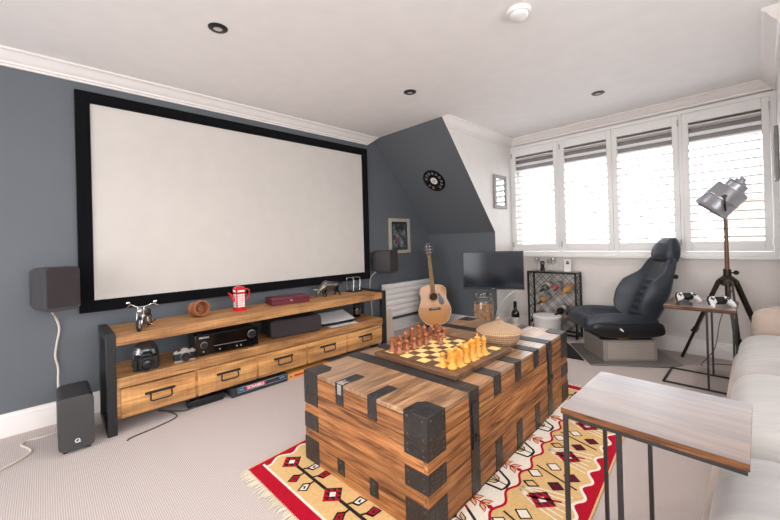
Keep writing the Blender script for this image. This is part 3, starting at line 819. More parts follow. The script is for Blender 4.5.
# bull sculpture
t = thing('bull_sculpture', 'dark metal charging bull sculpture with lowered head on the console', 'sculpture', (.235, 2.055, ZT), -PI / 2)
b = MB()
rings = []
for x, z, ry, rz in ((-.125, .105, .012, .018), (-.11, .10, .026, .034), (-.07, .098, .030, .038), (-.02, .100, .033, .044), (.03, .106, .040, .054), (.065, .100, .036, .050), (.09, .085, .026, .036), (.112, .066, .020, .026), (.128, .050, .017, .021), (.142, .036, .012, .014)):
    rings.append([(x, ry * math.cos(2 * PI * k / 14), z + rz * math.sin(2 * PI * k / 14)) for k in range(14)])
b.loft(rings, 'pewter')
for s_ in (-1, 1):
    b.tube(smooth([(.05, .022 * s_, .075), (.058, .026 * s_, .045), (.048, .027 * s_, .020), (.056, .027 * s_, .0)], 3), [.015, .013, .011, .009, .008, .007, .006, .006, .008, .009], 'gloss', 8)
    b.tube(smooth([(-.09, .020 * s_, .085), (-.085, .026 * s_, .050), (-.108, .026 * s_, .028), (-.098 - .02 * s_, .026 * s_, .0)], 3), [.020, .017, .014, .011, .009, .008, .007, .006, .008, .009], 'gloss', 8)
b.build('body', t, world=False)
b = MB()
for s_ in (-1, 1): b.tube(smooth([(.118, .014 * s_, .066), (.122, .034 * s_, .074), (.142, .044 * s_, .072), (.158, .040 * s_, .080)], 4), [.006] * 4 + [.005] * 4 + [.004] * 4 + [.002], 'chrome', 8)
b.build('horns', t, world=False)
b = MB(); b.tube(smooth([(-.125, 0, .112), (-.150, 0, .125), (-.165, .008, .100), (-.150, .012, .078)], 4), [.005] * 6 + [.004] * 6 + [.007], 'gloss', 8); b.build('tail', t, world=False)
# wire holder
o = (.19, 2.41, ZT); t = thing('wire_holder', 'chrome double hoop wire holder on a black base at the right end of the console', 'holder', o)
b = MB(); b.box(.12, .26, 2.345, 2.475, ZT, ZT + .014, 'plastic'); b.build('base', t, bevel=.003)
for y in (2.365, 2.452):
    b = MB(); b.tube(smooth([(.15, y - .012, ZT + .012), (.15, y - .02, ZT + .13), (.155, y - .012, ZT + .15), (.22, y + .012, ZT + .15), (.225, y + .02, ZT + .13), (.225, y + .012, ZT + .012)], 5), .0035, 'chrome', 8); b.build('hoop', t)

# things on the lower shelf (z .34)
ZL = .340
t = thing('slr_camera', 'black digital camera with a big lens on the lower console shelf', 'camera', (.425, .475, ZL), -.25)
b = MB(); b.prism(rrect(-.03, .028, -.068, .068, .012), 0, .085, 'plastic'); b.build('body', t, bevel=.004, world=False)
b = MB(); b.loft([[(x, y, z) for x, y in ((-.028, -w_), (f_, -w_), (f_, w_), (-.028, w_))] for w_, f_, z in ((.034, .03, .083), (.03, .034, .098), (.018, .024, .112))], 'plastic'); b.build('viewfinder_hump', t, bevel=.003, world=False)
X = frame((.028, .008, .044), (0, 1, 0), (0, 0, 1), (1, 0, 0))
b = MB(); b.lathe([(.034, 0), (.036, .02), (.033, .022), (.036, .05), (.034, .062), (.029, .062), (.027, .052), (.001, .05)], 'plastic', 28, X); b.build('lens', t, world=False)
b = MB(); b.lathe([(.0265, .0535), (.014, .057), (.001, .058)], 'gloss', 24, X); b.build('front_glass', t, world=False)
b = MB(); b.prism(rrect(.018, .046, -.070, -.044, .010), .004, .078, 'rubber'); b.build('grip', t, bevel=.003, world=False)
b = MB(); b.cyl((0, -.052, .085), (0, -.052, .096), .014, 'rubber', n=18); b.build('mode_dial', t, world=False)
t = thing('smoked_dome', 'translucent smoky plastic dome standing behind the black camera', 'dome', (.30, .49, ZL))
b = MB(); b.lathe([(.078, 0), (.080, .06), (.074, .105), (.058, .138), (.034, .158), (.001, .164)], 'smoke', 32, Matrix.Translation((.30, .49, ZL)), cap=False); b.build('dome_shell', t)
b = MB(); b.tube([(.30 + .079 * math.cos(a), .49 + .079 * math.sin(a), ZL + .004) for a in [2 * PI * i / 32 for i in range(32)]], .004, 'plastic', 8, closed=True); b.build('rim', t)
t = thing('film_camera', 'silver and black vintage film camera beside the black camera', 'camera', (.44, .695, ZL), -.12)
b = MB(); b.prism(rrect(-.016, .016, -.068, .068, .012), .012, .058, 'plastic'); b.build('body', t, world=False)
b = MB(); b.prism(rrect(-.017, .017, -.069, .069, .012), .058, .074, 'steel'); b.prism(rrect(-.017, .017, -.069, .069, .012), .0, .012, 'steel')
b.loft([[(x, y, z) for x, y in ((-.015, -w_), (.017, -w_), (.017, w_), (-.015, w_))] for w_, z in ((.026, .074), (.020, .088), (.010, .094))], 'steel'); b.build('chrome_plates', t, bevel=.002, world=False)
X = frame((.016, .004, .036), (0, 1, 0), (0, 0, 1), (1, 0, 0))
b = MB(); b.lathe([(.031, 0), (.031, .008)], 'steel', 26, X); b.lathe([(.028, .008), (.029, .026), (.025, .034), (.020, .034), (.018, .026), (.001, .025)], 'plastic', 26, X); b.build('lens', t, world=False)
b = MB()
for y, r in ((-.05, .011), (.05, .009), (.034, .006)): MB().cyl((0, y, .074), (0, y, .083), r, 'chrome', n=16).build('dial', t, world=False)

# receiver
t = thing('av_receiver', 'black home cinema receiver on the lower console shelf', 'receiver', (.30, 1.005, ZL), -.11)
b = MB(); b.box(-.19, .145, -.217, .217, .014, .150, 'plastic'); b.build('casing', t, bevel=.004, world=False)
b = MB(); b.box(.145, .160, -.222, .222, .012, .158, 'gloss'); b.build('front_panel', t, bevel=.004, world=False)
b = MB(); b.box(.160, .1615, -.10, .13, .062, .065, 'steel'); b.build('trim_strip', t, world=False)
for y, r, z in ((-.165, .022, .080), (.172, .028, .105)):
    b = MB(); X = frame((.16, y, z), (0, 1, 0), (0, 0, 1), (1, 0, 0)); b.lathe([(r, 0), (r, .016), (r - .003, .02), (.001, .02)], 'plastic', 28, X); b.lathe([(r + .003, 0), (r + .003, .002), (r, .003)], 'greymetal', 28, X); b.build('control_knob', t, world=False)
for y in (-.17, -.06, .06, .09):
    b = MB(); X = frame((.16, y, .034), (0, 1, 0), (0, 0, 1), (1, 0, 0)); b.lathe([(.006, 0), (.006, .003), (.001, .003)], 'steel', 12, X); b.build('socket', t, world=False)
for y in (-.17, .17):
    for x in (-.15, .12):
        b = MB(); b.cyl((x, y, 0), (x, y, .014), .018, 'rubber', n=14); b.build('foot', t, world=False)
Wt = MATX[t.name]
text('DENON', .018, 'paper', Wt @ frame((.1605, -.165, .135), (0, 1, 0), (0, 0, 1), (1, 0, 0)), t, 'brand_lettering')
# centre speaker
t = thing('centre_speaker', 'wide graphite centre speaker with rounded corners on the lower console shelf', 'speaker', (.31, 1.60, ZL), -.14)
b = MB(); b.prism(rrect(-.232, .232, .006, .150, .028), -.12, .115, 'spkside', frame((0, 0, 0), (0, 1, 0), (0, 0, 1), (1, 0, 0))); b.build('cabinet', t, bevel=.003, world=False)
b = MB(); b.prism(rrect(-.228, .228, .010, .146, .025), .115, .125, 'grille', frame((0, 0, 0), (0, 1, 0), (0, 0, 1), (1, 0, 0))); b.build('grille', t, bevel=.003, world=False)
b = MB(); b.box(-.10, .09, -.18, .18, 0, .008, 'rubber'); b.build('foot', t, world=False)
# black tray and papers
t = thing('document_tray', 'black slanted document tray on the lower console shelf under white papers', 'tray', (.27, 2.075, ZL), -.1)
b = MB(); b.prism([(-.12, 0), (.11, 0), (.11, .022), (-.12, .075)], -.165, .165, 'plastic', Matrix(((1, 0, 0, 0), (0, 0, 1, 0), (0, 1, 0, 0), (0, 0, 0, 1)))); b.build('tray_body', t, bevel=.004, world=False)
b = MB(); b.box(.108, .114, -.16, .16, .004, .018, 'gloss'); b.build('front_lip', t, world=False)
W_ = MATX[t.name]
def sheet(name, label, c, ex, ey, w_, h_, dz):
    X = W_ @ frame(c, ex, ey, Vector(ex).cross(Vector(ey))); pts = []
    b = MB(); n = 10; vs = []; fs = []
    for k in range(2):
        for i in range(n + 1):
            for j in (0, 1):
                u = i / n; vs.append((w_ * (u - .5), h_ * (j - .5), dz * (2 * u - 1) ** 2 + k * .0012))
    m_ = 2 * (n + 1)
    for i in range(n):
        a = 2 * i; fs += [(a, a + 1, a + 3, a + 2), (m_ + a, m_ + a + 2, m_ + a + 3, m_ + a + 1), (a, a + 2, m_ + a + 2, m_ + a), (a + 1, m_ + a + 1, m_ + a + 3, a + 3)]
    fs += [(0, m_, m_ + 1, 1), (2 * n, 2 * n + 1, m_ + 2 * n + 1, m_ + 2 * n)]
    b.add(vs, fs, 'paper', X)
    o = b.solo(name, X.to_translation()); tag(o, label, 'paper')
sl = Vector((1, 0, -.23)).normalized()
sheet('paper_sheet', 'large white paper sheet lying tilted on the black document tray', (-.0, -.01, .056), Vector((0, 1, .0)), -sl, .38, .25, .006)
sheet('paper_sheet', 'white paper sheet flat on the console shelf in front of the black tray', (.16, .02, .002), Vector((0, 1, 0)), Vector((-1, 0, 0)), .30, .08, 0)
# small dark jar
o = (.235, 2.405, ZL); t = thing('dark_jar', 'small dark lidded jar at the right end of the lower console shelf', 'jar', o); X = Matrix.Translation(o)
b = MB(); b.lathe([(.038, 0), (.042, .006), (.042, .095), (.036, .105)], 'gloss', 28, X); b.build('jar_body', t)
b = MB(); b.lathe([(.039, .105), (.039, .132), (.034, .138), (.001, .138)], 'plastic', 28, X); b.build('lid', t)
b = MB(); b.lathe([(.0425, .030), (.0425, .078)], 'pewter', 28, X, cap=False); b.build('label_band', t)

# board games under the console
t = thing('board_game_box', 'dark navy board game box with red and white lettering under the console', 'board game', (.38, 1.215, 0))
b = MB(); b.box(.25, .508, .988, 1.436, 0, .055, 'boxnavy'); b.build('box_base', t, bevel=.002)
b = MB(); b.box(.248, .511, .985, 1.439, .022, .066, 'boxnavy'); b.build('lid', t, bevel=.002)
b = MB()
for z in (.027, .061): b.box(.511, .5116, 1.03, 1.43, z, z + .0012, 'paper')
for y in (1.03, 1.43): b.box(.511, .5116, y, y + .0012, .027, .0622, 'paper')
b.box(.511, .5114, 1.04, 1.075, .037, .052, 'boxcyan'); b.box(.511, .5114, 1.365, 1.41, .040, .052, 'boxcyan'); b.box(.511, .5114, 1.085, 1.25, .033, .058, 'boxred')
b.build('printed_panel', t)
X = frame((.5115, 1.168, .045), (0, 1, 0), (0, 0, 1), (1, 0, 0)); text('SCRABBLE', .030, 'paper', X, t, 'title_lettering', bold=.0006)
t = thing('board_game_box', 'orange and red board game box under the console behind the chest', 'board game', (.38, 1.66, 0))
b = MB(); b.box(.25, .508, 1.445, 1.86, 0, .050, 'boxorange'); b.build('box_base', t, bevel=.002)
b = MB(); b.box(.508, .5085, 1.50, 1.62, .018, .034, 'boxred'); b.box(.508, .5085, 1.462, 1.478, .018, .032, 'redmark'); b.build('printed_panel', t)
tag(MB().tube(smooth([(.33, .55, .006), (.47, .68, .006), (.44, .80, .006), (.40, .95, .006), (.36, .97, .006)], 6), .006, 'cabledark', 8).solo('power_cable', (.4, .75, 0)), 'dark cable lying on the carpet under the console drawers', 'cable')
tag(MB().tube(smooth([(.40, .60, .004), (.52, .62, .004), (.58, .50, .004), (.615, .36, .004), (.64, .335, .004)], 6), .004, 'cabledark', 8).solo('thin_cable', (.55, .5, 0)), 'thin grey cable running out over the carpet in front of the console', 'cable')
t = thing('power_strip', 'black power strip on the carpet under the second console drawer', 'power strip', (.40, .86, 0))
b = MB(); b.box(.42, .47, .70, .95, .013, .052, 'plastic'); b.build('strip_body', t, bevel=.006)
for k in range(4):
    b = MB(); b.cyl((.445, .735 + .06 * k, .05), (.445, .735 + .06 * k, .054), .018, 'gloss', n=18); b.build('socket', t)
b = MB(); b.box(.425, .465, .71, .94, 0, .013, 'rubber'); b.build('foot', t)

# ------------------------------------------------------------------ speakers and their cables
def satellite(label, loc, yaw, bx, side):
    """body centre at loc, local +x is the way it faces"""
    t = thing('wall_speaker', label, 'speaker', (loc[0], loc[1], loc[2] - .115), yaw, 'graphite wall speakers beside the screen')
    X = frame((0, 0, .115), (0, 1, 0), (0, 0, 1), (1, 0, 0)); h_, w_ = .136, .084
    b = MB(); rings = []
    for x, s_ in ((-.145, .80), (-.135, .88), (-.07, .97), (.10, 1.0), (.118, .985)): rings.append([X @ Vector((p[0] * s_, p[1] * s_, x)) for p in rrect(-w_, w_, -h_, h_, .026)])
    b.loft(rings, 'spk'); b.build('cabinet', t, world=False)
    b = MB(); b.prism(rrect(-w_ + .004, w_ - .004, -h_ + .024, h_ - .004, .022), .117, .123, 'grille', X); b.build('grille', t, bevel=.002, world=False)
    b = MB(); b.tube([(-.10, 0, .10), (-.16, 0, .09), (bx, 0, .09)], .010, 'plastic', 10); b.lathe([(.028, 0), (.028, .008), (.001, .009)], 'plastic', 20, frame((bx - .004, 0, .09), (0, 1, 0), (0, 0, 1), (1, 0, 0))); b.build('wall_bracket', t, world=False)
    b = MB(); b.box(-.09, .02, -.03, .03, -.004, .012, 'plastic'); b.build('base_clamp', t, bevel=.003, world=False)
satellite('graphite speaker on the grey wall left of the projection screen', (.185, .042, .905), .33, -.188, 1)
satellite('graphite speaker on the grey wall right of the projection screen', (.185, 2.90, .905), .20, -.183, -1)
tag(MB().tube(smooth([(.165, .02, .795), (.09, .03, .74), (.022, .045, .70), (.012, .062, .62), (.012, .048, .52), (.012, .040, .44), (.012, .052, .36), (.06, .05, .26), (.16, .06, .13)], 8), .0065, 'cable', 8).solo('speaker_cable', (.02, .05, .4)), 'pale cable hanging down the grey wall from the left wall speaker', 'cable')
tag(MB().tube(smooth([(.10, 2.83, .785), (.03, 2.80, .72), (.012, 2.795, .60), (.03, 2.80, .30), (.06, 2.78, .1), (.10, 2.74, .005)], 8), .005, 'cable', 8).solo('speaker_cable', (.02, 2.8, .4)), 'pale cable hanging down the grey wall from the right wall speaker', 'cable')
t = thing('subwoofer', 'slim graphite floor speaker with a round white emblem beside the console', 'speaker', (.42, .115, 0))
X = Matrix(((0, 0, 1, 0), (1, 0, 0, 0), (0, 1, 0, 0), (0, 0, 0, 1)))
b = MB(); b.prism(rrect(.036, .192, .018, .310, .028), .26, .553, 'spkside', X); b.build('cabinet', t, bevel=.004)
b = MB(); b.prism(rrect(.036, .192, .018, .310, .028), .553, .565, 'spk', X); b.build('front_baffle', t, bevel=.003)
b = MB()
c_ = (.117, .066); b.tube([(.567, c_[0] + .0095 * math.cos(a), c_[1] + .0095 * math.sin(a)) for a in [2 * PI * i / 28 for i in range(28)]], .0022, 'white_pl', 8, closed=True); b.bar((.567, c_[0] + .002, c_[1] - .004), (.567, c_[0] + .013, c_[1] - .010), .004, .003, 'white_pl')
b.build('emblem', t)
for x in (.30, .53):
    for y in (.065, .165):
        b = MB(); b.cyl((x, y, 0), (x, y, .02), .010, 'rubber', n=12); b.build('foot', t)
tag(MB().tube(smooth([(.205, .09, .10), (.17, .075, .04), (.19, .04, .007), (.205, -.02, .007), (.195, -.09, .007), (.24, -.115, .007), (.32, -.085, .007), (.38, -.075, .007), (.44, -.12, .007), (.50, -.20, .007), (.55, -.32, .007), (.62, -.5, .007)], 8), .006, 'cable', 8).solo('mains_cable', (.3, -.05, 0)), 'cream cable snaking over the carpet left of the floor speaker', 'cable')

# ------------------------------------------------------------------ radiator, board
t = thing('radiator', 'white panel radiator with horizontal grooves on the grey wall', 'radiator', (.075, 3.38, .20))
b = MB()
for i in range(6):
    z0, z1 = .205 + .0685 * i, .205 + .0685 * (i + 1) - .006
    b.prism([(.085, z0), (.11, z0 + .004), (.115, z0 + .012), (.115, z1 - .012), (.11, z1 - .004), (.085, z1)], 2.945, 3.80, 'radiator', Matrix(((1, 0, 0, 0), (0, 0, 1, 0), (0, 1, 0, 0), (0, 0, 0, 1))))
b.build('front_panel', t)
b = MB(); b.box(.055, .10, 2.94, 3.805, .20, .612, 'radiator'); b.build('back_panel', t, bevel=.004)
for y in (3.05, 3.7):
    b = MB(); b.box(.021, .06, y, y + .03, .28, .52, 'radiator'); b.build('bracket', t)
    b = MB(); b.cyl((.08, y, 0), (.08, y, .205), .008, 'chrome', n=10); b.build('pipe', t)
t = thing('plywood_panel', 'pale wooden board standing upright at the right end of the console', 'board', (.30, 2.83, 0))
b = MB(); X = Matrix.Translation((.30, 2.83, 0)) @ Matrix.Rotation(-.12, 4, 'Y'); b.box(-.012, .012, -.065, .065, 0.002, .355, 'ply', X); b.build('board', t, bevel=.002)
b = MB(); b.box(-.16, -.01, -.055, .055, .0, .02, 'ply', Matrix.Translation((.30, 2.83, 0))); b.build('foot', t)

# ------------------------------------------------------------------ kilim rug
RO = Vector((1.437, .72, 0)); E1 = Vector((1, .022, 0)); E2 = Vector((-.078, 1, 0)); RW, RL = 1.40, 2.125
class Rug(MB):
    def P(s, u, v, z): p = RO + E1 * u + E2 * v; return (p.x, p.y, z)
    def poly(s, pts, z, m):
        n = len(pts); s.add([s.P(u, v, z) for u, v in pts], [tuple(range(n))], m)
    def ribbon(s, pts, w_, z, m):
        L_ = []; R_ = []
        for i, p in enumerate(pts):
            a = pts[max(i - 1, 0)]; c = pts[min(i + 1, len(pts) - 1)]
            dx, dy = c[0] - a[0], c[1] - a[1]; l = math.hypot(dx, dy) or 1
            L_.append((p[0] - dy / l * w_ / 2, p[1] + dx / l * w_ / 2)); R_.append((p[0] + dy / l * w_ / 2, p[1] - dx / l * w_ / 2))
        n = len(pts); vs = [s.P(u, v, z) for u, v in L_ + R_]
        s.add(vs, [(i, i + 1, n + i + 1, n + i) for i in range(n - 1)], m)
    def strip(s, pts, uo, z, m):
        n = len(pts); s.add([s.P(u, v, z) for u, v in pts] + [s.P(uo, v, z) for u, v in pts], [(i, i + 1, n + i + 1, n + i) for i in range(n - 1)], m)
rug = thing('kilim_rug', 'red and tan patterned kilim rug with cream fringe under the wooden chest', 'rug', (2.05, 1.78, 0))
b = Rug()
ZR = .006
b.add([b.P(u, v, z) for z in (0, ZR) for u, v in ((0, 0), (RW, 0), (RW, RL), (0, RL))], [(3, 2, 1, 0), (4, 5, 6, 7), (0, 1, 5, 4), (1, 2, 6, 5), (2, 3, 7, 6), (3, 0, 4, 7)], 'rugtan')
z1, z2, z3, z4 = ZR + .0003, ZR + .0006, ZR + .0009, ZR + .0012
def wave(u0, amp, wl, v0, v1, n=14, ph=0):
    k = int((v1 - v0) / wl * n); return [(u0 + amp * math.sin(2 * PI * (v0 + (v1 - v0) * i / k - v0) / wl + ph), v0 + (v1 - v0) * i / k) for i in range(k + 1)]
for u0, uo, sg in ((.045, 0, 1), (RW - .062, RW, -1)):
    pt = wave(u0, .016, .135, .06, RL - .06)
    b.strip(pt, uo, z1, 'rugred'); b.ribbon(pt, .013, z2, 'rugcream')
for v0, v1, w_ in ((0, .068, .074), (RL - .068, RL, RL - .074)):
    b.poly([(0, v0), (RW, v0), (RW, v1), (0, v1)], z2, 'rugred'); b.ribbon([(.03, w_), (RW - .04, w_)], .012, z3, 'rugcream')
for u in (.004, RW - .004): b.ribbon([(u, 0), (u, RL)], .008, z3, 'rugtan')
# cream centre field
u0, u1, v0, v1 = .315, 1.085, .305, RL - .305
b.strip(wave(u0, .014, .155, v0, v1), (u0 + u1) / 2, z1, 'rugcream'); b.strip(wave(u1, .014, .155, v0, v1), (u0 + u1) / 2, z1, 'rugcream')
for u in (u0, u1): b.ribbon(wave(u, .014, .155, v0, v1), .012, z2, 'rugred')
k = 11
for vv, sg in ((v0, 1), (v1, -1)):
    b.poly([(u0, vv - .012 * sg), (u1, vv - .012 * sg), (u1, vv + .03 * sg), (u0, vv + .03 * sg)], z2, 'rugcream')
    for i in range(k):
        a = u0 + (u1 - u0) * i / k; w_ = (u1 - u0) / k
        b.poly([(a + .012, vv - .010 * sg), (a + w_ - .012, vv - .010 * sg), (a + w_ / 2, vv + .026 * sg)], z3, 'rugred' if i % 2 else 'rugplum')
def leafsprig(cu, cv, du, dv, s_, m, z=z3):
    """a stem with pairs of little lozenge leaves; (du, dv) is where it points"""
    l = math.hypot(du, dv); du, dv = du / l, dv / l; nu, nv = -dv, du
    b.ribbon([(cu, cv), (cu + du * s_ * 2.6, cv + dv * s_ * 2.6)], .007, z, m)
    for t_ in (.9, 1.9):
        for q in (-1, 1):
            o_ = (cu + du * s_ * t_, cv + dv * s_ * t_)
            p = [(0, 0), (.25, .55), (.95, .85), (.75, .3)]
            pt = [(o_[0] + du * s_ * a + nu * s_ * q * c, o_[1] + dv * s_ * a + nv * s_ * q * c) for a, c in p]
            b.poly(pt, z2 + .0001, 'rugtan'); b.ribbon(pt + [pt[0], pt[1]], .006, z, m)
    o_ = (cu + du * s_ * 2.5, cv + dv * s_ * 2.5); pt = [(o_[0] + du * s_ * a + nu * s_ * c, o_[1] + dv * s_ * a + nv * s_ * c) for a, c in ((0, 0), (.4, .3), (1.0, 0), (.4, -.3))]
    b.poly(pt, z, m)
for sg, mid in ((1, (u0 + u1) / 2), (-1, (u0 + u1) / 2)):
    for i in range(5):
        c = v0 + .14 + .315 * i
        if c + .12 > v1: continue
        t_ = mid + sg * .362
        b.ribbon([(mid + sg * .05, c - .10), (t_ - sg * .15, c - .055)], .012, z2, 'rugred'); b.ribbon([(t_ - sg * .15, c - .055), (t_ - sg * .01, c - .04), (t_, c - .012), (t_, c + .024), (t_ - sg * .012, c + .04), (t_ - sg * .07, c + .075)], .013, z2, 'rugblack')
        b.ribbon([(t_ - sg * .07, c + .075), (t_ - sg * .15, c + .125), (mid + sg * .05, c + .19)], .012, z2, 'rugred')
        leafsprig(t_ - sg * .005, c + .004, -sg, .02, .043, 'rugblack')
        leafsprig(t_ - sg * .135, c + .150, sg, -.02, .045, 'rugred')
def diamond(cu, cv, r, m1='rugred', m2='rugplum'):
    h = r / 3
    for i in range(-1, 2):
        for j in range(-1, 2):
            if abs(i) + abs(j) == 2: continue
            x, y = cu + (i + j) * h, cv + (i - j) * h
            if i == 0 and j == 0:
                b.poly([(x - h, y), (x, y - h), (x + h, y), (x, y + h)], z3, 'rugcream'); continue
            b.poly([(x - h, y), (x, y - h), (x + h, y)], z3, m1); b.poly([(x - h, y), (x + h, y), (x, y + h)], z3, m2)
    # corner lozenges
    for i, j in ((1, 1), (-1, -1), (1, -1), (-1, 1)):
        x, y = cu + (i + j) * h, cv + (i - j) * h
        b.poly([(x - h, y), (x, y - h), (x + h, y)], z3, m1); b.poly([(x - h, y), (x + h, y), (x, y + h)], z3, 'rugblack')
def hook(cu, cv, du, dv, s_, fill):
    l = math.hypot(du, dv); du, dv = du / l, dv / l; nu, nv = -dv, du
    def q(a, c): return (cu + du * s_ * a + nu * s_ * c, cv + dv * s_ * a + nv * s_ * c)
    pt = [q(.6, 0), q(1.0, -.55), q(1.9, -.35), q(1.5, .35)]
    b.poly(pt, z3, fill); b.ribbon(pt + [pt[0], pt[1]], .010, z4, 'rugblack'); b.ribbon([q(0, .12), q(.62, .02)], .010, z4, 'rugblack')
    b.ribbon([q(1.45, -.02), q(1.15, -.15), q(1.3, -.3)], .009, z4, 'rugblack' if fill != 'rugblack' else 'rugcream')
for vv, sg in ((.185, 1), (RL - .185, -1)):
    b.ribbon([(.16, vv), (RW - .16, vv)], .016, z2 + .0001, 'rugblack')
    for i in range(4):
        c = .125 + .355 * i
        diamond(c, vv, .058, 'rugred', 'rugblack')
        if i < 3:
            for x, q, f_ in ((c + .10, 1, 'rugcream'), (c + .19, 1, 'rugred'), (c + .12, -1, 'rugred'), (c + .21, -1, 'rugcream')): hook(x, vv, .35 * (1 if q > 0 else .6), q, .048, f_)
for uc, sg in ((1.212, 1), (.185, -1)):
    for i in range(4):
        c = .50 + .39 * i
        if c > RL - .4: continue
        diamond(uc, c + .28, .062, 'rugred', 'rugplum')
        # forked leaf
        b.ribbon([(uc - .10 * sg, c + .11), (uc + .10 * sg, c + .05)], .010, z3, 'rugblack')
        for (x, y, f_) in ((uc - .085 * sg, c + .045, 'rugcream'), (uc - .03 * sg, c + .15, 'rugcream'), (uc + .02 * sg, c + .015, 'rugplum'), (uc + .06 * sg, c + .12, 'rugplum')):
            pt = [(x - .035, y), (x, y - .032), (x + .035, y), (x, y + .032)]; b.poly(pt, z3, f_); b.ribbon(pt + [pt[0], pt[1]], .008, z4, 'rugblack')
        # cream branches
        for q in (-1, 1):
            for w_ in (.02, .055, .09): b.ribbon([(uc - .10 * sg, c - .10 + .01 * q), (uc - .03 * sg, c - .10 + q * w_ * .6), (uc + .10 * sg, c - .10 + q * w_)], .007, z2 + .0001, 'rugcream')
        b.ribbon([(uc - .06, c - .13), (uc + .07, c - .07)], .012, z3, 'rugred')
        pt = [(uc - .075 * sg - .03, c - .045), (uc - .075 * sg, c - .065), (uc - .075 * sg + .035, c - .035), (uc - .075 * sg, c - .015)]; b.ribbon(pt + [pt[0], pt[1]], .011, z3, 'rugblack')
pile = b.build('woven_field', rug)
b = Rug(); rnd = random.Random(5)
for v_, sg in ((0, -1), (RL, 1)):
    n = 120
    for i in range(n):
        u = RW * (i + .5) / n; l = rnd.uniform(.030, .058); d_ = rnd.uniform(-.012, .012)
        p = [b.P(u, v_ - .004 * sg, .004), b.P(u + d_ * .5, v_ + sg * l * .5, .006), b.P(u + d_, v_ + sg * l, .0035)]
        b.tube(p, [.0034, .003, .0022], 'fringe', 5)
fr = b.build('fringe', rug); fr['kind'] = 'stuff'

# ------------------------------------------------------------------ wooden chest
CZ = .008; CW, CLN, CHH = .8114, 1.6204, .4693 - CZ; LID = .105
ch = thing('wooden_chest', 'big pine trunk with black iron straps used as a coffee table on the rug', 'chest', (1.5712, .982, CZ), .0486)
b = MB(); zb = CHH - LID - .0015
b.box(0, CW, .012, CLN - .012, 0, .012, 'chest_y')
b.box(0, .022, 0, CLN, 0, zb, 'chest_y'); b.box(CW - .022, CW, 0, CLN, 0, zb, 'chest_y'); b.box(.022, CW - .022, 0, .022, 0, zb, 'chest_x'); b.box(.022, CW - .022, CLN - .022, CLN, 0, zb, 'chest_x')
b.build('trunk_body', ch, world=False)
zl = CHH - LID + .0015
b = MB()
b.box(0, .022, 0, CLN, zl, CHH - .02, 'chest_y'); b.box(CW - .022, CW, 0, CLN, zl, CHH - .02, 'chest_y'); b.box(.022, CW - .022, 0, .022, zl, CHH - .02, 'chest_x'); b.box(.022, CW - .022, CLN - .022, CLN, zl, CHH - .02, 'chest_x')
b.box(0, CW, 0, CLN, CHH - .02, CHH, 'chest_top')
lid = b.build('lid', ch, bevel=.003, world=False)
TH = .003
def riv(b, p, n):
    n = Vector(n); X = frame(Vector(p), n.orthogonal(), n.cross(n.orthogonal()), n); b.lathe([(.0055, 0), (.0048, .0022), (.001, .003)], 'rivet', 8, X)
def plate_end(b, u0, u1, z0, z1, y=0, rv=True):
    s_ = -1 if y == 0 else 1
    a, c = sorted((y, y + s_ * TH)); b.box(u0, u1, a, c, z0, z1, 'iron')
    if rv:
        for u in ((u0 + u1) / 2,) if u1 - u0 < .08 else (u0 + .02, u1 - .02):
            for z in (z0 + .018, z1 - .018): riv(b, (u, y + s_ * TH, z), (0, s_, 0))
def plate_side(b, v0, v1, z0, z1, u=CW, rv=True):
    s_ = 1 if u > 0 else -1
    a, c = sorted((u, u + s_ * TH)); b.box(a, c, v0, v1, z0, z1, 'iron')
    if rv:
        for v in ((v0 + v1) / 2,) if v1 - v0 < .10 else (v0 + .02, v1 - .02):
            for z in (z0 + .018, z1 - .018): riv(b, (u + s_ * TH, v, z), (s_, 0, 0))
def plate_top(b, u0, u1, v0, v1):
    b.box(u0, u1, v0, v1, CHH, CHH + TH, 'iron')
# corner brackets
cs = .115
for u in (0, CW):
    for v in (0, CLN):
        ua, ub = (0, cs) if u == 0 else (CW - cs, CW); va, vb = (0, cs + .005) if v == 0 else (CLN - cs - .005, CLN)
        b = MB(); plate_end(b, ua - (TH if u == 0 else 0), ub + (TH if u else 0), zl, CHH + TH, v); plate_side(b, va, vb, zl, CHH + TH, u)
        su = 1 if u == 0 else -1; sv = 1 if v == 0 else -1
        pl = [(u, v), (u + su * cs, v), (u + su * cs, v + sv * cs * .72), (u + su * cs * .75, v + sv * cs), (u, v + sv * cs)]
        b.prism(pl, CHH, CHH + TH, 'iron'); b.build('corner_bracket', ch, bevel=.001, world=False)
        for z0, z1 in ((zb - .060, zb), (.168, .248), (0, .120)):
            b = MB(); plate_end(b, ua - (TH if u == 0 else 0), ub + (TH if u else 0), z0, z1, v); plate_side(b, va, vb, z0, z1, u); b.build('corner_bracket', ch, bevel=.001, world=False)
# full straps across the lid with hasps
for v in (.345, 1.275):
    b = MB(); plate_top(b, -TH, CW + TH, v - .045, v + .045); plate_side(b, v - .042, v + .042, zl, CHH, CW, False); plate_side(b, v - .042, v + .042, zl, CHH, 0, False)
    for u in (.06, .3, .55, .75): riv(b, (u, v, CHH + TH), (0, 0, 1))
    b.build('lid_strap', ch, bevel=.001, world=False)
    b = MB(); plate_side(b, v - .038, v + .038, 0, zb, CW); plate_side(b, v - .038, v + .038, 0, zb, 0); b.build('body_strap', ch, bevel=.001, world=False)
    b = MB(); b.box(CW + TH, CW + TH + .006, v - .026, v + .026, zb - .15, zb + .05, 'iron'); b.cyl((CW + .006, v, zb - .10), (CW + .024, v, zb - .10), .009, 'iron', n=12); b.tube([(CW + .018, v + .014 * math.cos(a), zb - .105 + .016 * math.sin(a)) for a in [2 * PI * i / 16 for i in range(16)]], .003, 'iron', 6, closed=True); b.build('hasp', ch, bevel=.001, world=False)
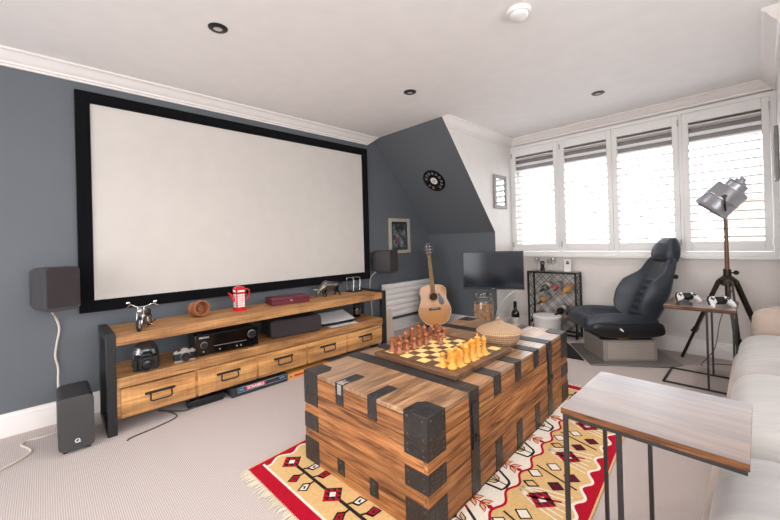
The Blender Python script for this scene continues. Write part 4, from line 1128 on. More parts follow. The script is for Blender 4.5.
# short straps
for v in (.57, .81, 1.065):
    for u in (CW, 0):
        b = MB(); plate_top(b, *((CW - .13, CW + TH) if u else (-TH, .13)), v - .040, v + .040); plate_side(b, v - .038, v + .038, CHH - .098, CHH, u, False)
        for q in (.035, .10): riv(b, (u - q if u else q, v, CHH + TH), (0, 0, 1))
        riv(b, (CW + TH if u else -TH, v, CHH - .075), (1 if u else -1, 0, 0)); b.build('short_strap', ch, bevel=.001, world=False)
        b = MB(); plate_side(b, v - .036, v + .036, 0, .148, u); b.build('short_strap', ch, bevel=.001, world=False)
for u, hi in ((.292, 1), (.515, 0)):
    for v in (0, CLN):
        b = MB(); b.box(u - .030, u + .030, (-TH if v == 0 else CLN - .135), (.135 if v == 0 else CLN + TH), CHH, CHH + TH, 'iron'); plate_end(b, u - .028, u + .028, CHH - .098, CHH, v, False)
        riv(b, (u, .03 if v == 0 else CLN - .03, CHH + TH), (0, 0, 1)); riv(b, (u, -TH if v == 0 else CLN + TH, CHH - .08), (0, -1 if v == 0 else 1, 0))
        if hi and v == 0: b.prism([(-.02, -.004), (.03, -.004), (.022, .02), (.03, .045), (.004, .034), (-.012, .05)], CHH + TH, CHH + TH + .0006, 'ironscrape', Matrix.Translation((u, 0, 0))); b.box(u - .012, u + .016, -TH - .0006, -TH, CHH - .05, CHH - .002, 'ironscrape')
        b.build('short_strap', ch, bevel=.001, world=False)
        b = MB(); plate_end(b, u - .026, u + .026, .03, .105, v); b.build('short_strap', ch, bevel=.001, world=False)

# ------------------------------------------------------------------ chess set
BZ = .4693 + .0032; BC = (1.965, 1.668); BR = .022
t = thing('chess_board', 'walnut rimmed chess board on the wooden chest', 'chess board', (BC[0], BC[1], BZ), BR)
b = MB(); b.box(-.282, .282, -.288, .288, 0, .024, 'boardwood'); b.build('rim', t, bevel=.003, world=False)
b = MB(); sq = .0605
for i in range(8):
    for j in range(8): b.box((i - 4) * sq, (i - 3) * sq, (j - 4) * sq, (j - 3) * sq, .024, .0247, 'sqlight' if (i + j) % 2 == 0 else 'sqdark')
b.build('squares', t, world=False)
def bprof(r, zs): return [(r, 0), (r, .006), (r * .92, .010), (r * .72, .014), (r * .6, .020)] + zs
PZ = {}
def mkpiece(kind, m):
    b = MB(); r = {'pawn': .0165, 'rook': .0195, 'knight': .0195, 'bishop': .0195, 'queen': .0215, 'king': .0215}[kind]; L0 = b.lathe
    b.lathe = lambda p, m_, n=18: L0([(a * 1.28, z) for a, z in p], m_, n)
    if kind == 'pawn': b.lathe(bprof(r, [(.008, .034), (.007, .040), (.012, .042), (.012, .044), (.007, .046), (.010, .050), (.0115, .056), (.010, .062), (.006, .066), (.001, .067)]), m, 18)
    if kind == 'rook':
        b.lathe(bprof(r, [(.011, .03), (.010, .055), (.014, .058), (.0155, .062), (.0155, .076), (.010, .076), (.010, .070), (.001, .070)]), m, 20)
    if kind == 'bishop': b.lathe(bprof(r, [(.010, .036), (.008, .056), (.013, .059), (.013, .062), (.008, .065), (.012, .074), (.0115, .082), (.007, .092), (.003, .096), (.004, .099), (.001, .102)]), m, 20)
    if kind == 'queen': b.lathe(bprof(r, [(.011, .04), (.009, .068), (.015, .071), (.015, .074), (.009, .077), (.011, .088), (.0155, .098), (.012, .100), (.006, .103), (.005, .108), (.001, .110)]), m, 20)
    if kind == 'king':
        b.lathe(bprof(r, [(.0115, .04), (.0095, .072), (.0155, .075), (.0155, .078), (.0095, .081), (.0125, .096), (.014, .103), (.010, .106), (.001, .108)]), m, 20)
        b.box(-.0025, .0025, -.0025, .0025, .106, .124, m); b.box(-.0025, .0025, -.007, .007, .113, .118, m)
    if kind == 'knight':
        b.lathe(bprof(r, [(.013, .024), (.0125, .028), (.001, .029)]), m, 20)
        pr = [(-.013, .024), (.012, .024), (.009, .036), (.004, .046), (.014, .046), (.022, .050), (.021, .058), (.013, .068), (.006, .076), (.004, .082), (-.002, .077), (-.010, .070), (-.016, .056), (-.016, .04)]
        b.prism(pr, -.0075, .0075, m, Matrix(((1, 0, 0, 0), (0, 0, 1, 0), (0, 1, 0, 0), (0, 0, 0, 1))))
    return b
meshes = {}
def piece(kind, side, i, j, label, jit=True):
    m = 'pieceb' if side == 'b' else 'piecey'
    X = MATX[t.name] @ Matrix.Translation(((i - 3.5) * sq, (j - 3.5) * sq, .0248))
    o = None
    if (kind, side) not in meshes:
        o = mkpiece(kind, m).build('chess_' + kind, bevel=.0006 if kind == 'knight' else 0); meshes[(kind, side)] = o.data
    else:
        o = bpy.data.objects.new('chess_' + kind, meshes[(kind, side)]); COL.objects.link(o)
    o.location = X.to_translation() + Vector((rp_.uniform(-.004, .004), rp_.uniform(-.004, .004), 0)); o.rotation_euler = (0, 0, BR + (0 if side == 'b' else PI) + rp_.uniform(-.2, .2))
    tag(o, label, 'chess piece', 'red-brown chess pieces' if side == 'b' else 'honey coloured chess pieces')
rp_ = random.Random(2)
order = ['rook', 'knight', 'bishop', 'queen', 'king', 'bishop', 'knight', 'rook']
nf = ['nearest', 'second nearest', 'third nearest', 'fourth nearest', 'fourth farthest', 'third farthest', 'second farthest', 'farthest']
for j in range(8):
    k = order[j]
    lab = {'king': 'red-brown chess king with a cross on the far left row of the board', 'queen': 'red-brown chess queen beside its king on the far left row'}.get(k)
    if not lab: lab = 'red-brown chess %s at the %s end of the far left row' % (k, 'near' if j < 4 else 'far')
    piece(k, 'b', 0, j, lab)
    piece('pawn', 'b', 1 if j != 5 else 2, j, 'red-brown chess pawn in the inner left row, %s to the camera' % nf[j] if j != 5 else 'red-brown chess pawn pushed one square ahead of its row')
for j in range(6):
    k = order[j] if j != 5 else 'bishop'
    lab = {'king': 'honey coloured chess king with a cross on the right edge row', 'queen': 'honey coloured chess queen beside its king on the right edge row'}.get(k)
    if not lab: lab = 'honey coloured chess %s at the %s end of the right edge row' % (k, 'near' if j < 4 else 'far')
    piece(k, 'y', 7, j, lab)
    piece('pawn', 'y', 6, j, 'honey coloured chess pawn in the inner right row, %s to the camera' % ['nearest', 'second nearest', 'third nearest', 'third farthest', 'second farthest', 'farthest'][j])

# ------------------------------------------------------------------ wicker basket
o = (2.088, 2.095, BZ - .0028); t = thing('wicker_basket', 'round woven wicker basket with a pointed lid on the chest behind the chess board', 'basket', o)
b = MB(); b.lathe([(0.0884, 0), (0.1042, .006), (0.1190, .025), (0.1293, .05), (0.1330, .072), (0.1293, .074), (0.0009, .07)], 'wicker', 48); b.build('bowl', t, world=False)
b = MB(); b.lathe([(0.1386, .073), (0.1414, .078), (0.1376, .086), (0.1163, .100), (0.0837, .113), (0.0465, .126), (0.0242, .138), (0.0140, .146)], 'wicker', 48, cap=True); b.build('lid', t, world=False)
b = MB(); b.lathe([(0.0121, .144), (0.0149, .152), (0.0121, .16), (0.0056, .164), (0.0009, .165)], 'wicker', 20); b.build('knob', t, world=False)
b = MB(); b.tube([(.1395 * math.cos(a), .1395 * math.sin(a), .076) for a in [2 * PI * i / 48 for i in range(48)]], .0042, 'cork', 6, closed=True); b.build('lid_rim', t, world=False)

# ------------------------------------------------------------------ guitar on its stand
GB, GT = Vector((.445, 3.50, .075)), Vector((.280, 3.565, 1.09))
gu = (GT - GB).normalized(); gr = Vector((.66, .75, 0)); gr = (gr - gu * gr.dot(gu)).normalized(); gn = gr.cross(gu)
if gn.y > 0: gn = -gn; gr = -gr
X = frame(GB, gr, gu, gr.cross(gu))
gt_ = thing('acoustic_guitar', 'honey coloured acoustic guitar leaning upright beside the white radiator', 'guitar', (GB.x, GB.y, .06)); MATX[gt_.name] = Matrix.Translation((GB.x, GB.y, .06))
half = [(0, .0), (.055, .002), (.11, .018), (.155, .055), (.185, .105), (.202, .16), (.203, .20), (.190, .25), (.168, .30), (.158, .335), (.160, .37), (.168, .41), (.160, .45), (.130, .482), (.08, .498), (.03, .502)]
hs = [(p.x, p.y) for p in smooth([(a, c, 0) for a, c in half], 3)]
outline = [(a, c) for a, c in hs] + [(-a, c) for a, c in hs[::-1][:-1]]
b = MB(); b.prism(outline, -.105, -.004, 'guitarside', X); b.build('back_and_sides', gt_)
b = MB(); b.prism(outline, -.004, 0, 'guitar', X); b.build('soundboard', gt_)
b = MB(); b.tube([X @ Vector((a, c, 0)) for a, c in outline], .0035, 'cream_edge' if 'cream_edge' in M else 'label', 6, closed=True); b.build('binding', gt_)
b = MB(); b.lathe([(.001, .0006), (.049, .0006), (.049, .0)], 'blackfelt', 32, X @ Matrix.Translation((0, .355, 0))); b.build('sound_hole', gt_)
b = MB()
for r_, m_ in ((.056, 'guitarside'), (.062, 'label'), (.066, 'guitarside')): b.tube([X @ Vector((r_ * math.cos(a), .355 + r_ * math.sin(a), .0004)) for a in [2 * PI * i / 36 for i in range(36)]], .0018, m_, 5, closed=True)
b.build('rosette', gt_)
b = MB(); pg = [(p.x, p.y) for p in smooth([(.052, .375, 0), (.075, .395, 0), (.095, .36, 0), (.125, .30, 0), (.120, .255, 0), (.085, .245, 0), (.060, .275, 0), (.058, .315, 0), (.064, .35, 0)], 4)]
b.prism(pg, .0002, .002, 'gloss', X); b.build('pickguard', gt_)
b = MB(); b.box(-.075, .075, .185, .215, 0, .010, 'guitarside', X); b.box(-.04, .04, .204, .208, .010, .014, 'label', X); b.build('bridge', gt_, bevel=.003)
b = MB(); b.loft([[X @ Vector(p) for p in ((-w_, y, .001), (w_, y, .001), (w_, y, .008), (-w_, y, .008))] for y, w_ in ((.405, .028), (.87, .0215))], 'fret'); fb = b.build('fretboard', gt_)
b = MB()
for k in range(18):
    y = .87 - .655 * (1 - 2 ** (-k / 12)) if k else .87
    w_ = .0215 + (.87 - y) / .465 * .0065
    if y > .41: b.box(-w_, w_, y - .0006, y + .0006, .008, .0088, 'gold', X)
b.build('frets', fb)
b = MB(); b.loft([[X @ Vector(p) for p in ((-w_, y, -.001), (-w_ * .6, y, -.018), (w_ * .6, y, -.018), (w_, y, -.001), (w_, y, .002), (-w_, y, .002))] for y, w_ in ((.49, .028), (.87, .0215))], 'fret'); b.build('neck', gt_)
b = MB(); b.prism([(-.022, .87), (.022, .87), (.036, .90), (.032, 1.03), (.012, 1.045), (-.012, 1.045), (-.032, 1.03), (-.036, .90)], -.014, .003, 'guitarside', X); b.build('headstock', gt_, bevel=.002)
for sgn in (-1, 1):
    for k in range(3):
        b = MB(); y = .915 + .04 * k; b.cyl(X @ Vector((sgn * .03, y, -.006)), X @ Vector((sgn * .052, y, -.006)), .003, 'chrome', n=8); b.ball(X @ Vector((sgn * .056, y, -.006)), .009, 'pewter', 10); b.cyl(X @ Vector((sgn * .02, y, .003)), X @ Vector((sgn * .02, y, .010)), .005, 'chrome', n=10); b.build('tuning_peg', gt_)
b = MB()
for k in range(6):
    q = (k - 2.5); b.tube([X @ Vector((q * .0105, .206, .0145)), X @ Vector((q * .0066, .87, .011))], .0003, 'gold', 4)
b.build('strings', gt_)
st = thing('guitar_stand', 'black folding guitar stand holding the acoustic guitar', 'guitar stand', (GB.x, GB.y, 0))
bk = X @ Vector((0, .12, -.135))
b = MB(); b.tube([(bk.x, bk.y, .02), X @ Vector((0, .42, -.125))], .010, 'black', 10); b.build('upright', st)
for q in (-1, 1):
    b = MB(); f0 = X @ Vector((q * .13, 0, .03)); b.tube(smooth([(bk.x, bk.y, .20), (f0.x, f0.y, .045), (f0.x + gn.x * .03, f0.y + gn.y * .03, .012)], 5), .008, 'black', 10); b.build('front_leg', st)
    b = MB(); p0 = X @ Vector((q * .09, -.010, -.13)); p1 = X @ Vector((q * .09, -.008, .02)); b.tube([(bk.x, bk.y, .09), p0, p1], .007, 'rubber', 8); b.build('cradle_arm', st)
b = MB(); b.tube([(bk.x, bk.y, .25), (bk.x - gn.x * .16, bk.y - gn.y * .16, .011)], .009, 'black', 10); b.build('rear_leg', st)
b = MB(); b.tube([(bk.x, bk.y, .02), (bk.x, bk.y, .0)], .012, 'rubber', 10); b.build('foot', st)

# ------------------------------------------------------------------ television on a wall arm
tc0 = Vector((1.292, 3.415, .80)); ex = Vector((.545, .305, 0)).normalized(); en = Vector((ex.y, -ex.x, 0))
X = frame(tc0, ex, (0, 0, 1), en)
tv = thing('television', 'black flat television angled towards the room in front of the grey knee wall', 'television', (tc0.x, tc0.y, .598))
b = MB(); b.prism([(-.312, -.202), (.312, -.202), (.312, .202), (-.312, .202)], -.028, 0, 'plastic', X); b.prism([(-.2, -.15), (.2, -.15), (.2, .12), (-.2, .12)], -.06, -.028, 'plastic', X); b.build('housing', tv, bevel=.003)
b = MB(); b.box(-.300, .300, -.182, .190, 0, .0012, 'tvs', X); b.build('screen', tv)
b = MB(); b.box(-.012, .012, -.196, -.190, 0, .0012, 'steel', X); b.build('maker_badge', tv)
b = MB(); m0 = X @ Vector((0, 0, -.06)); b.prism([(-.1, -.1), (.1, -.1), (.1, .1), (-.1, .1)], -.072, -.06, 'black', X)
b.tube([m0, (1.42, 3.68, .80), (1.04 - .06, 3.86, .80), (.95, 3.93, .80)], .016, 'black', 12); b.box(.88, 1.02, 3.92, 3.93, .70, .90, 'black'); b.build('wall_arm', tv)
# jar of corks
o = (1.19, 3.385, 0); t = thing('cork_jar', 'tall glass jar full of wine corks standing on the carpet below the television', 'jar', o); X = Matrix.Translation(o)
b = MB(); b.lathe([(.10, 0), (.106, .01), (.106, .46), (.10, .485), (.082, .505), (.082, .525)], 'clear', 40, X, cap=False); b.lathe([(.001, .003), (.10, .003)], 'clear', 40, X, cap=False); b.build('glass_jar', t)
b = MB(); b.lathe([(.088, .525), (.090, .53), (.088, .552), (.06, .562), (.001, .564)], 'clear', 32, X); b.build('lid', t)
b = MB(); b.tube([X @ Vector((.09 * math.cos(a), .09 * math.sin(a), .522)) for a in [2 * PI * i / 32 for i in range(32)]], .003, 'chrome', 6, closed=True); b.tube([X @ Vector(p) for p in ((.05, -.078, .50), (.055, -.088, .53), (.045, -.072, .57))], .004, 'chrome', 6); b.build('clasp', t)
b = MB(); b.lathe([(.0, .012), (.07, .012), (.074, .39), (.0, .395)], 'cork', 20, X, cap=False); rnd = random.Random(11)
for k in range(760):
    a = rnd.uniform(0, 2 * PI); z = rnd.uniform(.02, .415); r_ = .090 if k % 5 else rnd.uniform(0, .08)
    if k % 5 == 0: z = .41
    d = Vector((rnd.gauss(0, 1), rnd.gauss(0, 1), rnd.gauss(0, 1)))
    rad = Vector((math.cos(a), math.sin(a), 0)); d = (d - rad * d.dot(rad) * .9).normalized() * .018
    c = Vector((o[0] + r_ * math.cos(a), o[1] + r_ * math.sin(a), z)); b.tube([c - d, c + d], .0095, 'cork', 7)
cb = b.build('corks', t, ang=50); cb['kind'] = 'stuff'
# big wine bottle on the floor
def bottle(b, X, L_, R, m, foil='btl', lab='label', lz=(.3, .6)):
    b.lathe([(R * .8, 0), (R, .01), (R, L_ * .60), (R * .92, L_ * .66), (R * .5, L_ * .74), (R * .36, L_ * .80), (R * .36, L_ * .98), (R * .30, L_)], m, 20, X)
t = thing('wine_bottle', 'large dark wine bottle with a cream label standing on the carpet behind the chest', 'wine bottle', (1.205, 4.06, 0)); X = Matrix.Translation((1.205, 4.06, 0))
b = MB(); bottle(b, X, .375, .048, 'btl'); b.build('glass_bottle', t)
b = MB(); b.lathe([(.0486, .07), (.0486, .19)], 'label', 28, X, cap=False); b.build('label', t)
b = MB(); b.lathe([(.0185, .30), (.0195, .302), (.0195, .372), (.001, .378)], 'plastic', 18, X); b.build('capsule', t)
tag(MB().tube(smooth([(1.50, 3.56, .60), (1.36, 3.59, .512), (1.245, 3.617, .39), (1.19, 3.637, .26), (1.17, 3.65, .12), (1.12, 3.66, .005)], 8), .005, 'white_pl', 8).solo('television_cable', (1.3, 3.8, 0)), 'white cable hanging in a curve from the right end of the television', 'cable')

# ------------------------------------------------------------------ wine rack
RX0, RX1, RY0, RY1, RZ = 1.315, 1.865, 4.165, 4.345, .735
t = thing('wine_rack', 'black wire wine rack with a lattice front under the window', 'wine rack', ((RX0 + RX1) / 2, (RY0 + RY1) / 2, 0)); s_ = .018
for x in (RX0, RX1 - s_):
    for y in (RY0, RY1 - s_): b = MB(); b.box(x, x + s_, y, y + s_, 0, RZ, 'black'); b.build('post', t)
for z in (.03, RZ - s_):
    b = MB()
    b.box(RX0, RX1, RY0, RY0 + s_, z, z + s_, 'black'); b.box(RX0, RX1, RY1 - s_, RY1, z, z + s_, 'black'); b.box(RX0, RX0 + s_, RY0, RY1, z, z + s_, 'black'); b.box(RX1 - s_, RX1, RY0, RY1, z, z + s_, 'black'); b.build('rail_frame', t)
b = MB(); b.box(RX0, RX1, RY0, RY1, RZ, RZ + .006, 'clear'); b.build('glass_top', t)
def lattice(b, p0, ex, w_, h_, pitch, r_):
    p0 = Vector(p0); ex = Vector(ex); ez = Vector((0, 0, 1)); k = -int(h_ / pitch) - 1
    while k * pitch < w_ + h_:
        c = k * pitch
        for sg in (1, -1):
            # line: u = c + v (sg=1) or u = c + h - v
            pts = []
            for v in (0, h_):
                u = c + (v if sg > 0 else h_ - v); pts.append([u, v])
            (ua, va), (ub, vb) = pts
            def clip(u, v, du, dv):
                if u < 0: f_ = -u / du; return 0, v + dv * f_
                if u > w_: f_ = (w_ - u) / du; return w_, v + dv * f_
                return u, v
            if max(ua, ub) <= 0 or min(ua, ub) >= w_: continue
            du, dv = ub - ua, vb - va
            A = clip(ua, va, du, dv); B = clip(ub, vb, du, dv)
            if (A[0] - B[0]) ** 2 + (A[1] - B[1]) ** 2 < 1e-5: continue
            b.cyl(p0 + ex * A[0] + ez * A[1], p0 + ex * B[0] + ez * B[1], r_, 'black', n=6)
        k += 1
for nm, p0, ex_, w_ in (('front_lattice', (RX0 + s_, RY0 + s_ / 2, .048), (1, 0, 0), RX1 - RX0 - 2 * s_), ('back_lattice', (RX0 + s_, RY1 - s_ / 2, .048), (1, 0, 0), RX1 - RX0 - 2 * s_), ('side_lattice', (RX0 + s_ / 2, RY0 + s_, .048), (0, 1, 0), RY1 - RY0 - 2 * s_), ('side_lattice', (RX1 - s_ / 2, RY0 + s_, .048), (0, 1, 0), RY1 - RY0 - 2 * s_)):
    b = MB(); lattice(b, p0, ex_, w_, .67, .1285 if w_ > .3 else .072, .0028); b.build(nm, t)
cells = [(1.53, .585, 'btlgreen', 'btl', 'label', 'olive green wine bottle lying at the top left of the wine rack'),
         (1.643, .595, 'btlred', 'btlaqua', 'btlaqua', 'rose wine bottle with pale blue label at the top centre of the wine rack'),
         (1.765, .575, 'btlamber', 'btlamber', 'btlamber', 'amber wine bottle lying at the top right of the wine rack'),
         (1.505, .445, 'btlamber', 'plastic', 'btlaqua', 'orange wine bottle with black neck in the rack below the olive green one'),
         (1.69, .335, 'btl', 'plastic', 'label', 'dark wine bottle with a cream label lying in the middle of the wine rack'),
         (1.795, .315, 'btl', 'btlred', 'btlred', 'dark wine bottle with a red label lying at the right of the wine rack'),
         (1.415, .235, 'btl', 'plastic', 'gold', 'dark wine bottle with a gold label lying low at the left of the wine rack'),
         (1.465, .105, 'btl', 'plastic', 'btl', 'dark unlabelled wine bottle in the lowest row of the wine rack')]
for x, z, m_, fo, la, lab in cells:
    ax = Vector((0, -1, -.20)).normalized(); X = frame((x, RY1 - .02, z), Vector((0, 0, 1)).cross(ax), ax.cross(Vector((0, 0, 1)).cross(ax)), ax)
    t = thing('wine_bottle', lab, 'wine bottle', (x, RY1 - .15, z - .05), 0, 'bottles lying in the wine rack')
    b = MB(); bottle(b, X, .30, .037, m_); b.build('glass_bottle', t)
    b = MB(); b.lathe([(.0375, .07), (.0375, .15)], la, 20, X, cap=False); b.build('label', t)
    b = MB(); b.lathe([(.0142, .225), (.0150, .227), (.0150, .298), (.001, .302)], fo, 14, X); b.build('capsule', t)
ZG = RZ + .006
def wineglass(x, y, s, lab):
    t = thing('wine_glass', lab, 'glass', (x, y, ZG), 0, 'stemmed glasses on the wine rack'); X = Matrix.Translation((x, y, ZG)) @ Matrix.Scale(s, 4)
    b = MB(); b.lathe([(.032, 0), (.030, .003), (.006, .006), (.004, .012)], 'clear', 24, X); b.build('foot', t)
    b = MB(); b.lathe([(.0035, .010), (.0035, .07)], 'clear', 12, X); b.build('stem', t)
    b = MB(); b.lathe([(.003, .07), (.015, .078), (.030, .10), (.036, .13), (.034, .155)], 'clear', 28, X, cap=False); b.lathe([(.0325, .155), (.034, .130), (.028, .103)], 'clear', 28, X, cap=False); b.build('bowl', t)
wineglass(1.40, 4.25, 1.0, 'tall stemmed glass at the left end of the wine rack top')
wineglass(1.535, 4.29, .9, 'small stemmed glass just right of the dark ornament on the wine rack')
wineglass(1.60, 4.23, 1.0, 'stemmed glass on the wine rack, nearest the white box among the glasses')
o = (1.475, 4.235, ZG); t = thing('dark_ornament', 'small dark bottle stopper ornament between the glasses on the wine rack', 'ornament', o); X = Matrix.Translation(o)
b = MB(); b.lathe([(.026, 0), (.026, .035), (.018, .045), (.020, .07), (.026, .075), (.026, .10), (.016, .115), (.001, .118)], 'gloss', 24, X); b.build('body', t)
b = MB(); b.lathe([(.0265, .076), (.0265, .098)], 'pewter', 24, X, cap=False); b.build('silver_band', t)
o = (1.745, 4.255, ZG); t = thing('white_gift_box', 'upright white box with a dark mark standing at the right of the wine rack top', 'box', o); X = Matrix.Translation(o) @ Matrix.Rotation(.5, 4, 'Z')
b = MB(); b.box(-.036, .036, -.03, .03, 0, .135, 'bin', X); b.build('carton', t, bevel=.003)
b = MB(); b.box(-.016, .016, -.0306, -.03, .085, .105, 'plastic', X); b.prism(arc((0, .108), .014, 0, PI, 10), .03, .0306, 'plastic', X @ Matrix.Rotation(PI / 2, 4, 'X')); b.build('printed_mark', t)
# white bin
o = (1.615, 3.985, 0); t = thing('white_bin', 'round white tub on the carpet in front of the wine rack', 'tub', o); X = Matrix.Translation(o)
b = MB(); b.lathe([(.115, 0), (.12, .004), (.142, .25), (.136, .25), (.116, .012), (.001, .010)], 'bin', 40, X); b.build('tub_body', t)
b = MB(); b.lathe([(.138, .245), (.149, .25), (.149, .268), (.14, .276), (.001, .280)], 'bin', 40, X); b.build('lid', t)

# ------------------------------------------------------------------ racing seat
SA = math.radians(221); SO = (2.287, 3.868, 0)
sp_ = thing('seat_base_plate', 'grey steel floor plate under the black racing seat', 'plate', SO)
b = MB(); b.prism([(1.85, 3.98), (2.215, 3.43), (2.711, 3.78), (2.79, 3.93), (2.53, 4.34), (2.25, 4.30)], .001, .010, 'greymetal'); b.build('steel_plate', sp_, bevel=.002)
tag(MB().prism([(1.76, 4.02), (1.835, 3.965), (2.03, 3.675), (2.13, 3.52), (1.96, 3.50), (1.72, 3.74)], .001, .010, 'rubber').solo('rubber_mat', (1.9, 3.7, 0)), 'black rubber mat on the carpet between the chest and the racing seat', 'mat')
se = thing('racing_seat', 'black leather car seat with side bolsters on a grey steel box by the window', 'seat', (SO[0], SO[1], .010), SA)
b = MB(); b.box(-.27, .19, -.19, .19, 0, .185, 'steelbox'); b.box(-.24, .15, .19, .193, .015, .165, 'steelbox2'); b.build('pedestal', se, bevel=.003, world=False)
b = MB()
for y in (-.16, .13): b.box(-.24, .20, y, y + .03, .185, .215, 'plastic')
b.box(-.24, .20, -.13, .13, .19, .20, 'plastic'); b.build('slide_rails', se, world=False)
b = MB(); b.box(-.03, .06, .165, .185, .188, .212, 'gold'); b.build('adjuster_tag', se, world=False)
def ringpts(prof): return prof
# cushion: rings along x, closed cross section in (y,z)
b = MB(); rings = []
for x, zc, bol, zb_, hw in ((-.30, .315, .02, .25, .20), (-.285, .335, .045, .225, .235), (-.20, .345, .065, .215, .25), (-.06, .340, .085, .212, .258), (.08, .345, .090, .212, .262), (.17, .365, .070, .215, .258), (.25, .385, .040, .235, .25), (.30, .388, .020, .265, .24), (.332, .375, .008, .29, .23), (.345, .345, .0, .31, .22)):
    top = []
    for k in range(17):
        y = -1 + 2 * k / 16; a = abs(y); bo = bol * max(0, min(1, (a - .45) / .28)) ** 1.5; ed = .06 * max(0, (a - .86) / .14) ** 2
        top.append((x, y * hw, zc + bo - ed * (zc - zb_) / .13))
    bot = [(x, hw * (1 - 2 * k / 6) * .97, zb_) for k in range(7)]
    rings.append(top + bot)
b.loft(rings, 'leather'); b.build('seat_cushion', se, sub=1, world=False)
b = MB()
for i in range(5):
    x0 = -.13 + i * .095; b.tube([(x0, y, .344 + (.0 if x0 < .1 else (x0 - .1) * .19)) for y in (-.115, -.06, 0, .06, .115)], .016, 'leather2', 8)
b.build('cushion_ribs', se, world=False)
b = MB(); b.loft([[(x, .235 + dy, z) for dy, z in ((0, z0), (.035, z0 + .005), (.040, (z0 + z1) / 2), (.030, z1), (0, z1))] for x, z0, z1 in ((-.31, .24, .32), (-.22, .215, .345), (0, .21, .345), (.17, .215, .35), (.27, .245, .36), (.31, .28, .34))], 'plastic'); sk = b.build('side_skirt', se, sub=1, world=False)
b = MB(); b.bar((.06, .277, .285), (.085, .279, .31), .008, .012, 'white_pl'); b.build('height_lever', sk, world=False)
# backrest in a tilted frame
tl = math.radians(25); B = Matrix.Translation((-.20, 0, .30)) @ Matrix.Rotation(-tl, 4, 'Y')
b = MB(); rings = []
def lerp(tab, t):
    for i in range(len(tab) - 1):
        if tab[i][0] <= t <= tab[i + 1][0]:
            f_ = (t - tab[i][0]) / (tab[i + 1][0] - tab[i][0]); return tab[i][1] + (tab[i + 1][1] - tab[i][1]) * f_
    return tab[-1][1]
HW = [(-.04, .16), (.0, .20), (.08, .24), (.22, .265), (.36, .255), (.44, .225), (.52, .195), (.60, .175), (.66, .145), (.69, .11)]
WG = [(-.04, .03), (.02, .07), (.12, .125), (.25, .14), (.36, .125), (.44, .07), (.50, .035), (.62, .03), (.70, .01)]
for k in range(21):
    t_ = -.04 + .73 * k / 20; hw = lerp(HW, t_); wg = lerp(WG, t_); fr_ = .035 - .02 * max(0, t_ - .4); bkx = -.075 + .04 * max(0, t_ - .3)
    if k in (0, 20): fr_ -= .03; bkx += .03
    row = []
    for q in range(21):
        y = -1 + 2 * q / 20; a = abs(y); w_ = wg * max(0, min(1, (a - .42) / .38)) ** 1.4 - .06 * max(0, (a - .88) / .12) ** 2
        row.append(B @ Vector((fr_ + w_, y * hw, t_)))
    for q in range(9):
        y = 1 - 2 * q / 8; row.append(B @ Vector((bkx + .05 * abs(y) ** 3, y * hw * .97, t_)))
    rings.append(row)
b.loft(rings, 'leather'); br_ = b.build('backrest', se, sub=1, world=False)
b = MB()
for i in range(6):
    z = .09 + i * .066; w_ = .095; b.tube([B @ Vector((.030 + .004 * abs(y), y * w_, z)) for y in (-1, -.5, 0, .5, 1)], [.012, .018, .02, .018, .012], 'leather2', 10)
b.build('back_ribs', br_, world=False)
b = MB(); b.tube([B @ Vector((lerp(WG, z) * .96 + .045 - .01, .83 * lerp(HW, z), z)) for z in [-.0 + .04 * k for k in range(12)]], .0022, 'leather2', 6); b.tube([B @ Vector((lerp(WG, z) * .96 + .045 - .01, -.83 * lerp(HW, z), z)) for z in [-.0 + .04 * k for k in range(12)]], .0022, 'leather2', 6); b.build('seams', br_, world=False)
b = MB(); b.lathe([(.001, .004), (.014, .006), (.020, .004), (.021, 0)], 'plastic', 20, frame(B @ Vector((-.01, .222, .50)), (1, 0, 0), (0, 0, 1), (0, 1, 0))); b.build('side_airbag_badge', br_, world=False)
HB = B @ Matrix.Translation((0, 0, .615)) @ Matrix.Rotation(math.radians(12), 4, 'Y')
b = MB(); rings = []
for z, hw, f0, b0 in ((0, .105, .02, -.05), (.015, .128, .055, -.07), (.06, .135, .075, -.08), (.12, .132, .078, -.08), (.18, .122, .062, -.07), (.225, .098, .03, -.05), (.245, .06, .0, -.03)):
    rings.append([HB @ Vector(((f0 + b0) / 2 + (f0 - b0) / 2 * math.copysign(abs(math.cos(a)) ** .6, math.cos(a)), hw * math.copysign(abs(math.sin(a)) ** .6, math.sin(a)), z)) for a in [2 * PI * k / 20 for k in range(20)]])
b.loft(rings, 'leather'); b.build('headrest', se, sub=1, world=False)
b = MB(); b.loft([[HB @ Vector((.076 + dx, w_ * y_, z)) for y_, dx in ((-1, -.012), (-.5, .003), (0, .008), (.5, .003), (1, -.012), (1, -.02), (-1, -.02))] for z, w_ in ((.05, .07), (.09, .085), (.14, .08), (.185, .055))], 'leather2'); b.build('headrest_pad', se, sub=1, world=False)
b = MB()
for y in (-.05, .05): b.tube([B @ Vector((-.015, y, .60)), HB @ Vector((-.01, y, .03))], .007, 'chrome', 8)
b.build('headrest_posts', se, world=False)
b = MB()
for q in (-1, 1): b.lathe([(.05, 0), (.05, .03), (.03, .04), (.001, .04)], 'plastic', 20, frame((-.25, .22 * q, .30), (1, 0, 0), (0, 0, 1), (0, q, 0)))
b.build('recliner_hinges', se, world=False)

